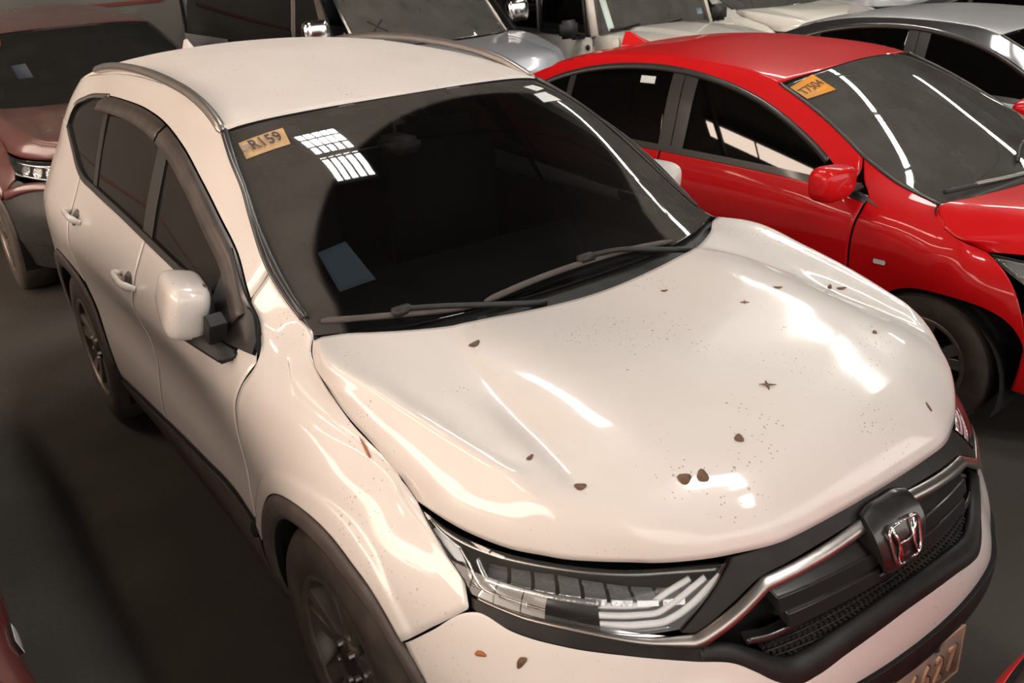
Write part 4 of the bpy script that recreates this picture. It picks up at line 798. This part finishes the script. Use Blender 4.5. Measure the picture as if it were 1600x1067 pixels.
    for pts,bl in (([(-.02,-.10,.965),(-.05,-.30,.972),(-.09,-.48,.978)],[(-.13,-.66,.975),(-.09,-.48,.972),(-.05,-.28,.968),(-.03,-.12,.966)]),([(-.02,.42,.966),(-.12,.30,1.01),(-.17,.12,1.035)],[(-.10,-.08,.995),(-.16,.08,1.022),(-.18,.28,1.04),(-.19,.46,1.04)])):
        w_=tube('wiper',resample(pts,14),.009,M_rail,root,8); tube('wiper_blade',resample(bl,18),.010,M_black,w_,8)
    # nose
    B.sym('bumper',root,MP,[(0,.22),(.5,.22),(.85,.24),(.97,.27)],[(0,.70),(.3,.70),(.5,.69),(.8,.70),(.93,.69),(1.0,.60)],[(0,.22),(0,.70)],[(.97,.27),(.985,.45),(1.0,.60)],60,18)
    B.sym('grille_surround',root,M_gloss,[(0,.70),(.2,.70),(.36,.70)],[(0,.765),(.2,.763),(.40,.762)],[(0,.70),(0,.765)],[(.36,.70),(.40,.762)],20,6,off=-.01)
    for sd in (False,True):
        k=dict(sides=(sd,)); L1=[(.40,.703),(.6,.70),(.82,.705),(.955,.705)]; L2=[(.44,.765),(.6,.768),(.8,.778),(.95,.787),(1.04,.797)]; L3=[(.40,.703),(.44,.765)]; L4=[(.955,.705),(1.0,.745),(1.04,.797)]
        hl=B.patch('headlamp',root,M_refl,L1,L2,L3,L4,30,10,off=-.03,rim=0,gap=0,**k)[0]; B.patch('lamp_reflector',hl,M_refl,L1,L2,L3,L4,24,8,off=-.022,rim=0,gap=.012,**k); B.patch('lamp_lens',hl,M_lens,L1,L2,L3,L4,30,10,off=.002,rim=.01,gap=.002,**k)
        B.ribbon('chrome_edge',hl,M_chrome,[(.93,.712),(.975,.742),(1.02,.785)],.008,-.008,mirror=(sd,))
    if marker:
        for sd in (False,True):
            a,b_,c,d=marker if isinstance(marker,tuple) else (1.452,1.50,.690,.709); B.patch('side_marker',root,M_led,[(a,c),(b_,c)],[(a,d),(b_,d)],[(a,c),(a-.004,(c+d)/2),(a,d)],[(b_,c),(b_+.004,(c+d)/2),(b_,d)],8,6,off=.008,rim=.012,gap=0,sides=(sd,))
    for cx in (ax,rx):
        pass
    box('underbody',(-1.3,0,.26),(3.6,1.2,.14),M_void,root)
    for sg in mirrors:
        m_=mirrorm or MP; V=[];F=[];n1,n2=24,16
        for i in range(n1):
            t=2*math.pi*i/n1
            for j in range(n2+1):
                p=math.pi*j/n2; f=lambda v: math.copysign(abs(v)**.6,v); a=f(math.sin(p))*f(math.cos(t)); b=f(math.sin(p))*f(math.sin(t)); c=f(math.cos(p)); V.append((a*.065-.02*abs(c),c*.115,b*(.070-.012*c)))
        for i in range(n1):
            for j in range(n2): q=(i+1)%n1; F.append((i*(n2+1)+j,q*(n2+1)+j,q*(n2+1)+j+1,i*(n2+1)+j+1))
        V=[(v[0]-.46,(v[1]-.925)*-sg,v[2]+1.02) for v in V]
        if sg>0: F=[f[::-1] for f in F]
        mm=mesh('door_mirror',V,[f[::-1] for f in F],m_,root)
        bm=bmesh.new(); boxm(bm,(-.45,sg*.83,.975),(.06,.13,.03),bev=.01); bmobj('mirror_arm',bm,M_black,mm,True)
        bm=bmesh.new(); boxm(bm,(-.515,sg*.93,1.02),(.02,.18,.10),bev=.008); bmobj('mirror_glass',bm,M_black,mm,True)
    for cx_,R_w in ((-.075,.30),(-2.56,.30)):
        for sg in (-1,1): wheel(root,cx_,sg*.835,R_w,.2,M_satin,sg,.19)
        liner(root,cx_,.34,.83,.45,.26)
    bm=bmesh.new(); L_=[]; fv=[(-2.52,1.372),(-2.50,1.452),(-2.47,1.455),(-2.38,1.418),(-2.32,1.395)]
    for s_ in (-1,1): L_.append([bm.verts.new((x,s_*(.028 if z<1.41 else .010),z)) for x,z in fv])
    bm.faces.new(L_[0]); bm.faces.new(L_[1][::-1])
    for i in range(len(fv)): j=(i+1)%len(fv); bm.faces.new((L_[0][j],L_[0][i],L_[1][i],L_[1][j]))
    bmesh.ops.recalc_face_normals(bm,faces=bm.faces); bmobj('fin_aerial',bm,MP,root)
    mesh('cabin_floor',[(-3.0,-.6,.5),(-3.0,.6,.5),(-.2,.6,.5),(-.2,-.6,.5)],[(0,1,2,3)],M_void,root,False)
    box('dashboard',(-.42,0,.82),(.5,1.2,.14),M_interior,root,bev=.05); box('seat',(-1.3,-.36,.85),(.2,.48,.7),M_interior,root,bev=.07); box('seat',(-1.3,.36,.85),(.2,.48,.7),M_interior,root,bev=.07)
    if sticker: conduction_sticker(root,WP,.028,.955,sticker,M_orange,.13,-.13)
    return WP
red=thing('sedan','bright red sedan with an orange windscreen sticker parked beside the white vehicle','car',(-.124,2.643,0),.079); sedan(red,M_red,M_glassC,sticker='T7504')
SEDB.patch('window_sticker',red,M_wpaper,[(2.93,1.285),(3.03,1.285)],[(2.94,1.318),(3.04,1.318)],[(2.93,1.285),(2.94,1.318)],[(3.03,1.285),(3.04,1.318)],6,5,off=-.004,rim=.001,gap=0,sides=(False,),label='small white sticker on the rear door window')
sil=thing('sedan','silver sedan with black pillars parked beyond the red sedan','car',(-.30,4.84,0),0); sil.scale=(.975,.975,.975); sedan(sil,M_silver,M_glassC,marker=False,roofm=M_silver,pillarm=M_black_paint,mirrorm=M_black_paint)
blk=thing('sedan','black sedan at the top right edge, behind the silver sedan','car',(-.6,7.45,0),0); sedan(blk,M_black_paint,M_glassC,marker=False)
dr=thing('sedan','dark red car side with a pale side marker at the bottom left','car',(.22,-2.40,0),0); sedan(dr,M_dred,M_glassC,mirrors=(-1,),marker=(1.435,1.50,.772,.806))
fr_=thing('sedan','red car corner at the bottom right of the photo, facing the white vehicle','car',(1.935,.12,0),math.pi); sedan(fr_,M_red,M_glassC,marker=False)
mar=thing('sport_utility_vehicle','dusty maroon sport utility vehicle behind the white one, orange sticker','car',(-5.13,-.01,0),0); mar.scale=(1,1,1.03); other_suv(mar,M_maroon,M_glassM,bump=M_black)  # bumper coloured black to stand in for shade below the lamps
conduction_sticker(mar,WSP+np.array([0,0,.001]),.02,.90,'484',M_orange,.10,-.11)
sticker_quad(mar,WSP,'paper_slip',[(.15,.52),(.215,.53),(.225,.36),(.16,.36)],mat('dark_grey_paper',(.035,.045,.06),.8),.004)
van=thing('van','grey silver van with a chrome mirror behind the white vehicle','van',(-4.80,2.60,0),-.02); van.scale=(1.0,1.0,1.13); other_suv(van,M_van,M_glassD,upper=False,mirm=M_chrome,mpos=(-.54,.97,1.255))
def vside(x,z,sg): return (x,sg*(.875-.115*max(0,(z-1.10))/.55-.05*max(0,(-4.3-x))),z)
for sg in (-1,1):
    def vq(name,q,m,nx=10,nz=8,off=0,rim=.02):
        D=np.array([[[(1-v)*((1-u)*q[0][k]+u*q[1][k])+v*((1-u)*q[3][k]+u*q[2][k]) for k in (0,1)] for v in edge_t(nz)] for u in edge_t(nx)])
        P=np.array([[(lambda t:(t[0],t[1]-sg*off,t[2]))(vside(a,b,sg)) for a,b in r] for r in D]); grid(name,P,m,van,flip=sg>0,rim=rim)
    vq('lower_side_panel',[(-4.6,.30),(-3.05,.30),(-3.05,1.10),(-4.6,1.10)],M_van); vq('waist_panel',[(-4.6,.98),(-.40,1.08),(-.44,1.13),(-4.6,1.02)],M_van)
    vq('sliding_door_window',[(-4.5,1.02),(-1.34,1.06),(-1.38,1.60),(-4.5,1.60)],M_glassC,off=.008); vq('door_window',[(-1.27,1.07),(-.62,1.12),(-.98,1.57),(-1.31,1.60)],M_glassC,off=.008)
    vq('pillar_trim',[(-1.34,1.12),(-1.27,1.12),(-1.31,1.62),(-1.38,1.62)],M_rail,4,6); vq('roof_side_frame',[(-4.6,1.60),(-.98,1.58),(-1.02,1.65),(-4.6,1.66)],M_van)
    vq('front_pillar',[(-.62,1.12),(-.42,1.12),(-.93,1.60),(-.99,1.58)],M_clad,6,12)
    tube('windscreen_moulding',[(-.345,sg*.715,1.125),(-.62,sg*.70,1.35),(-.93,sg*.665,1.61)],.012,M_satin,van,8)
ve=np.array([(-.34,-.71,1.12),(-.62,-.70,1.35),(-.93,-.66,1.61)])
VW,_b,_t=glass_grid(van,ve,(-.16,1.13),(-.84,1.63),M_glassD)
sticker_quad(van,VW,'windscreen_sticker',[(.08,.16),(.15,.16),(.16,.06),(.09,.06)],mat('pale_teal_paper',(.45,.58,.58),.6),.006,'pale teal paper slip')
for a_ in (.4,-.4): tube('windscreen_cross_mark',[tuple(VW[int(50*(.17+a_*.09))][int(36*.22)]+[0,0,.006]),tuple(VW[int(50*(.17-a_*.09))][int(36*.34)]+[0,0,.006])],.006,M_black,van,6)
G=np.array([[(x,y,1.655+.03*(1-(y/.76)**2)-.02*((x+2.8)/1.9)**4) for x in np.linspace(-.90,-4.6,16)] for y in np.linspace(-.765,.765,14)]); grid('roof',G,M_van,van,flip=True)
box('tailgate',(-4.62,0,.98),(.06,1.6,1.3),M_van,van,bev=.03)
crm=thing('sport_utility_vehicle','cream white sport utility vehicle bonnet near the top, beside the off-road vehicle','car',(-5.25,7.45,0),0); crm.scale=(1,1,1.0); other_suv(crm,M_cream,M_glassD)
svb=thing('sport_utility_vehicle','pale silver vehicle bonnet at the very top, behind the cream white one','car',(-6.3,10.2,0),0); other_suv(svb,M_silver,M_glassD)
# ---------------------------------------------------------------- white square-built off-road vehicle
jp=thing('off_road_vehicle','white square-built off-road vehicle with upright windscreen behind the red sedan','car',(-4.85,5.22,0),-.13)
def jbox(name,c,s,m,parent=jp,rot=None,bev=.02,label=None): return box(name,c,s,m,parent,rot,bev,label)
jbox('body_tub',(-1.55,0,.72),(2.4,1.44,.62),M_cream,bev=.05)
jbox('cowl_deck',(-.32,0,1.03),(.34,1.42,.10),M_cream,bev=.04)
V=[];sec=[(-.42,.70,1.085),(.0,.66,1.085),(.45,.58,1.06),(.72,.53,1.03)]
G=np.array([[(x,a*w,z+.035*(1-abs(a)**2.5)+(.018 if abs(a)<.45 else 0)) for a in np.linspace(-1,1,25)] for x,w,z in sec]); G=np.array([resample(G[:,j],20) for j in range(25)])
grid('bonnet',G,M_cream,jp,flip=(np.cross(G[1,0]-G[0,0],G[0,1]-G[0,0])[2]<0),rim=.16,rimmat=M_cream)
jbox('grille_panel',(.74,0,.86),(.06,1.06,.36),M_cream,bev=.03)
for k in range(7): jbox('grille_slot',(.775,-.27+.09*k,.88),(.01,.045,.24),M_void,bev=.004)
for sg in (-1,1):
    lathe_o=lathe('headlamp',[(r,y) for r,y in ((.001,0),(.06,.004),(.085,.014),(.09,.03))],M_refl,jp,24); lathe_o.rotation_euler=(0,0,math.pi/2); lathe_o.location=(.80,sg*.42,.90)
    n=16; pts=[]
    for i in range(n+1):
        a=math.radians(175-150*i/n); pts.append((.22+.56*math.cos(a),.55+.42*math.sin(a)))
    G=np.array([[(x,sg*(.50+.36*t),min(z,.98)) for t in np.linspace(0,1,5)] for x,z in pts]); grid('fender',G,M_cream,jp,flip=sg<0,rim=.05)
    wheel(jp,.22,sg*.84,.39,.25,M_satin,sg,.24); wheel(jp,-2.35,sg*.84,.39,.25,M_satin,sg,.24)
    jbox('door',(-1.0,sg*.735,.78),(1.0,.05,.58),M_cream,bev=.02)
    jbox('side_panel',(-.30,sg*.70,.88),(.40,.05,.42),M_cream,bev=.02)
    wz=[(-1.50,1.09),(-.60,1.09),(-.78,1.66),(-1.50,1.66)]
    mesh('door_window',[(x,sg*(.735-.06*(z-1.09)/.57),z) for x,z in wz],[(0,1,2,3) if sg<0 else (3,2,1,0)],M_glassC,jp,False)
    for p,q in ((0,1),(1,2),(2,3),(3,0)): tube('window_frame',[(wz[p][0],sg*.735,wz[p][1]),(wz[q][0],sg*(.735-.06*(wz[q][1]-1.09)/.57),wz[q][1])],.02,M_black,jp,8)
    jbox('rear_side_window',(-2.15,sg*.70,1.36),(1.15,.03,.52),M_glassC,bev=.005); jbox('pillar',(-1.56,sg*.70,1.36),(.10,.06,.62),M_cream,bev=.02)
    tube('windscreen_pillar',[(-.50,sg*.70,1.08),(-.72,sg*.655,1.68)],.045,M_cream,jp,10)
    mj=jbox('door_mirror',(-.62,sg*.93,1.16),(.09,.20,.17),M_black,bev=.03); jbox('mirror_arm',(-.64,sg*.80,1.07),(.05,.16,.03),M_black,mj,bev=.01)
    jbox('door_hinge',(-.53,sg*.77,.98),(.04,.04,.05),M_black,bev=.01)
ed=np.array([(-.475,-.655,1.10),(-.69,-.615,1.66)]); b=np.array([(-.475,-.655,1.10),(-.465,0,1.10),(-.475,.655,1.10)]); t=np.array([(-.69,-.615,1.66),(-.68,0,1.66),(-.69,.615,1.66)])
JW=coons(b,t,ed,ed*[1,-1,1],20,12); grid('windscreen',JW,M_glassD,jp,flip=False,rim=.006)
fr=[(-.470,-.665,1.09),(-.460,0,1.09),(-.470,.665,1.09),(-.70,.62,1.68),(-.69,0,1.68),(-.70,-.62,1.68)]
for i in range(6): tube('windscreen_frame',[fr[i],fr[(i+1)%6]],.022,M_clad,jp,8)
sticker_quad(jp,JW,'windscreen_sticker',[(.03,.70),(.10,.70),(.17,.12),(.09,.10)],mat('pale_green_paper',(.62,.72,.66),.6),.006,'pale green paper slip'); sticker_quad(jp,JW,'windscreen_sticker',[(.88,.30),(.94,.30),(.94,.15),(.88,.15)],M_paper,.006,'small round teal sticker')
jbox('roof',(-1.85,0,1.72),(2.3,1.32,.06),M_cream,bev=.03); jbox('dashboard',(-.8,0,.98),(.4,1.25,.14),mat('grey_blue_dash',(.15,.17,.22),.6),bev=.04)
for y0,y1 in ((-.55,-.20),(-.02,.32)): w_=tube('wiper',[(-.40,y1,1.10),(-.47,(y0+y1)/2,1.125)],.010,M_black,jp,8); tube('wiper_blade',[(-.455,y0,1.125),(-.46,y1,1.155)],.014,M_black,w_,8)
for y in (.02,.45): jbox('wiper_pivot',(-.37,y,1.09),(.035,.035,.03),M_black,bev=.008)
for s_ in sil,blk: pass
# ---------------------------------------------------------------- hall
def struct(name,c,s,m,bev=0): o=box(name,c,s,m,None,None,bev); o['kind']='structure'; return o
M_wall=mat('grey_rendered_wall',(.17,.165,.15),.8,noise=(.8,(.11,.105,.095),.7),bump=(8,.2)); M_dark=mat('dark_sheeting',(.020,.019,.018),.85,noise=(2,(.035,.033,.03),.6)); M_stripe=mat('red_painted_stripe',(.16,.03,.025),.6)
struct('wall_back',(-9.75,-3.6,2),(.3,11.0,4.0),M_wall)
struct('wall_back_upper',(-12.3,6,3.5),(.2,34,7),M_dark)
struct('wall_left',(-3,-11.5,3.5),(30,.2,7),M_dark); struct('wall_right',(-3,20.5,3.5),(30,.2,7),M_dark)
M_ceil=mat('corrugated_roof_sheet',(.10,.096,.09),.6,noise=(1,(.06,.057,.052),.6))
sky=mat('translucent_roof_sheet',(.8,.8,.8),.5,emit=(1,.97,.90),estr=80)
warm=mat('warm_roof_strip',(.8,.7,.5),.5,emit=(1,.79,.64),estr=22)
wband=mat('hazy_window_pane',(.8,.7,.55),.5,emit=(1,.78,.62),estr=16)
wfill=mat('added_fill_pane',(.8,.7,.55),.5,emit=(1,.80,.66),estr=8.5)  # glowing panes added out of view to light the near doors
STRIPS=[(-3.5,-6.3,-2.1,.34,1),(7.6,-6.2,.35,.17,0),(-6.6,-7,1.2,.30,1),(14.8,-4.4,-2.6,.34,0)]  # third strip is added to light the doors, not a known roof sheet
GRIDP=(1.25,-3.75,-1.95,.66)
ys=sorted([s[0] for s in STRIPS]+[GRIDP[0]])
ZC=6.0
cl=struct('ceiling',(-3,4.5,ZC+.16),(30,32,.1),M_ceil); wi=0
for y,x0,x1,w,wm in STRIPS:
    wi+=1; o=struct('window_%d'%wi,((x0+x1)/2,y,ZC+.06),(x1-x0+.1,w+.1,.06),M_dark); n=int(round((x1-x0)/1.55)); L_=(x1-x0)/n
    for i in range(n):
        p=box('pane',(x0+L_*(i+.5),y,ZC+.02),(L_-.07,w,.02),(sky,warm)[wm],o)
skyg=mat('dirty_roof_sheet',(.8,.8,.8),.5,emit=(1,.98,.94),estr=44)
for y0,xa,xb,w in (GRIDP,(1.25,2.3,4.3,.66),(1.25,5.4,7.2,.66)):
    wi+=1; o=struct('window_%d'%wi,((xa+xb)/2,y0,ZC+.07),(xb-xa+.1,w+.1,.06),M_dark); xs=[xa+(xb-xa)*q for q in (0,.17,.38,.64,1)]
    for i in range(4):
        for k in range(5): box('pane',((xs[i]+xs[i+1])/2,y0-w/2+w/5*(k+.5),ZC+.02),(xs[i+1]-xs[i]-.07,w/5-(.045 if i>1 else .03),.02),skyg,o)
wi+=1; o=struct('window_%d'%wi,(-3,-11.36,3.7),(19.2,.06,3.7),M_dark)
for i in range(10):
    for zb,hb,mb in ((2.62,1.3,wfill),(3.42,.12,wband),(4.55,1.9,wfill)): box('pane',(-11.6+1.9*i,-11.32,zb),(1.80,.02,hb),mb,o)  # taller panes are added fill, only the thin band is a window
k=0
for x in np.arange(-15,9,3.1):
    k+=1; t=struct('trim_%d'%k,(x,4.5,ZC-.25),(.09,31,.10),M_dark)
for y in (-9,-6,-1.2,4.2,10.2,15):
    k+=1; struct('trim_%d'%k,(-3,y,ZC+.05),(28,.08,.10),M_dark)
stp=box('trim_%d'%(k+1),(-9.59,-2.0,1.60),(.02,7.4,.035),M_stripe); stp['kind']='structure'
# ---------------------------------------------------------------- dry leaves and debris lying on the vehicle
M_leaf=mat('dry_leaf',(.17,.095,.055),.7,noise=(60,(.09,.05,.03),.7)); M_leafo=mat('orange_leaf',(.42,.13,.04),.7)
LV=[((.039,-.458,1.119),.017,'largest brown leaf near the wiper on the white bonnet',M_leaf,.6),((.68,-.398,1.004),.014,'left one of two round brown leaves near the bonnet front edge',M_leaf,.85),((.695,-.363,1.004),.014,'right one of two round brown leaves near the bonnet front edge',M_leaf,.85),
((.565,-.567,.99),.012,'small oval leaf on the bonnet above the near headlamp',M_leaf,.7),((.673,-.235,1.031),.011,'round brown speck leaf low in the middle of the bonnet',M_leaf,.9),((.448,-.601,1.025),.010,'dark narrow leaf beside the near end of the bonnet crease',M_leaf,.5),
((.586,-.047,1.067),.020,'star-shaped brown twig cluster in the middle of the bonnet',M_leaf,.25),((.279,.227,1.113),.012,'thin brown leaf at the start of the long bonnet highlight',M_leaf,.4),((.277,.36,1.108),.012,'brown leaf between highlight and far bonnet crease',M_leaf,.5),
((.297,.559,1.068),.011,'first of two dark leaves on the far bonnet crease',M_leaf,.5),((.323,.576,1.061),.013,'second of two dark leaves on the far bonnet crease',M_leaf,.45),((.076,.137,1.127),.010,'small tan leaf near the middle of the bonnet rear edge',M_leaf,.6),((.565,.375,1.054),.008,'dark speck leaf on the far front part of the bonnet',M_leaf,.7),
((.524,-.803,.718),.013,'orange leaf fragment stuck on the bumper corner below the headlamp',M_leafo,.5),((.597,-.755,.721),.015,'brown oval leaf on the bumper below the headlamp',M_leaf,.5),((.78,.28,.968),.012,'thin yellowish leaf at the far front bonnet corner',M_leaf,.3),((.10,-.80,1.012),.030,'long orange-brown stalk across the near wing edge',M_leafo,.10)]
dg=bpy.context.evaluated_depsgraph_get(); dg.update()
for (p,r,lab,mt,asp) in LV:
    low=p[2]<.8; d=Vector((-.4,.9,-.15)).normalized() if low else Vector((0,0,-1)); o0=Vector(p)-d*.25
    ok,loc,n,_,ob,_=SC.ray_cast(dg,o0,d)
    if not ok: loc=Vector(p); n=Vector((0,0,1))
    a=random.uniform(0,3.1); x=n.orthogonal().normalized(); y=n.cross(x); V=[];k=12
    for i in range(k):
        t=2*math.pi*i/k; rr=r*(1+.12*math.sin(3*t+a)); 
        if 'star' in lab: rr=r*(1 if i%3==0 else .3)
        u=rr*math.cos(t); v=rr*(1 if 'star' in lab else asp)*math.sin(t); V.append(tuple(x*(u*math.cos(a)-v*math.sin(a))+y*(u*math.sin(a)+v*math.cos(a))+n*(.0015+.12*r*abs(math.cos(t))**2)))
    V.append(tuple(n*.004)); V+= [tuple(Vector(v)-n*.0012) for v in V[:k+1]]
    F=[(i,(i+1)%k,k) for i in range(k)]+[((i+1)%k+k+1,i+k+1,2*k+1) for i in range(k)]+[(i+k+1,(i+1)%k+k+1,(i+1)%k,i) for i in range(k)]
    o=mesh('dry_leaf',V,F,mt,None); o.location=loc; tag(o,lab,'leaf','dry leaves on the white vehicle')
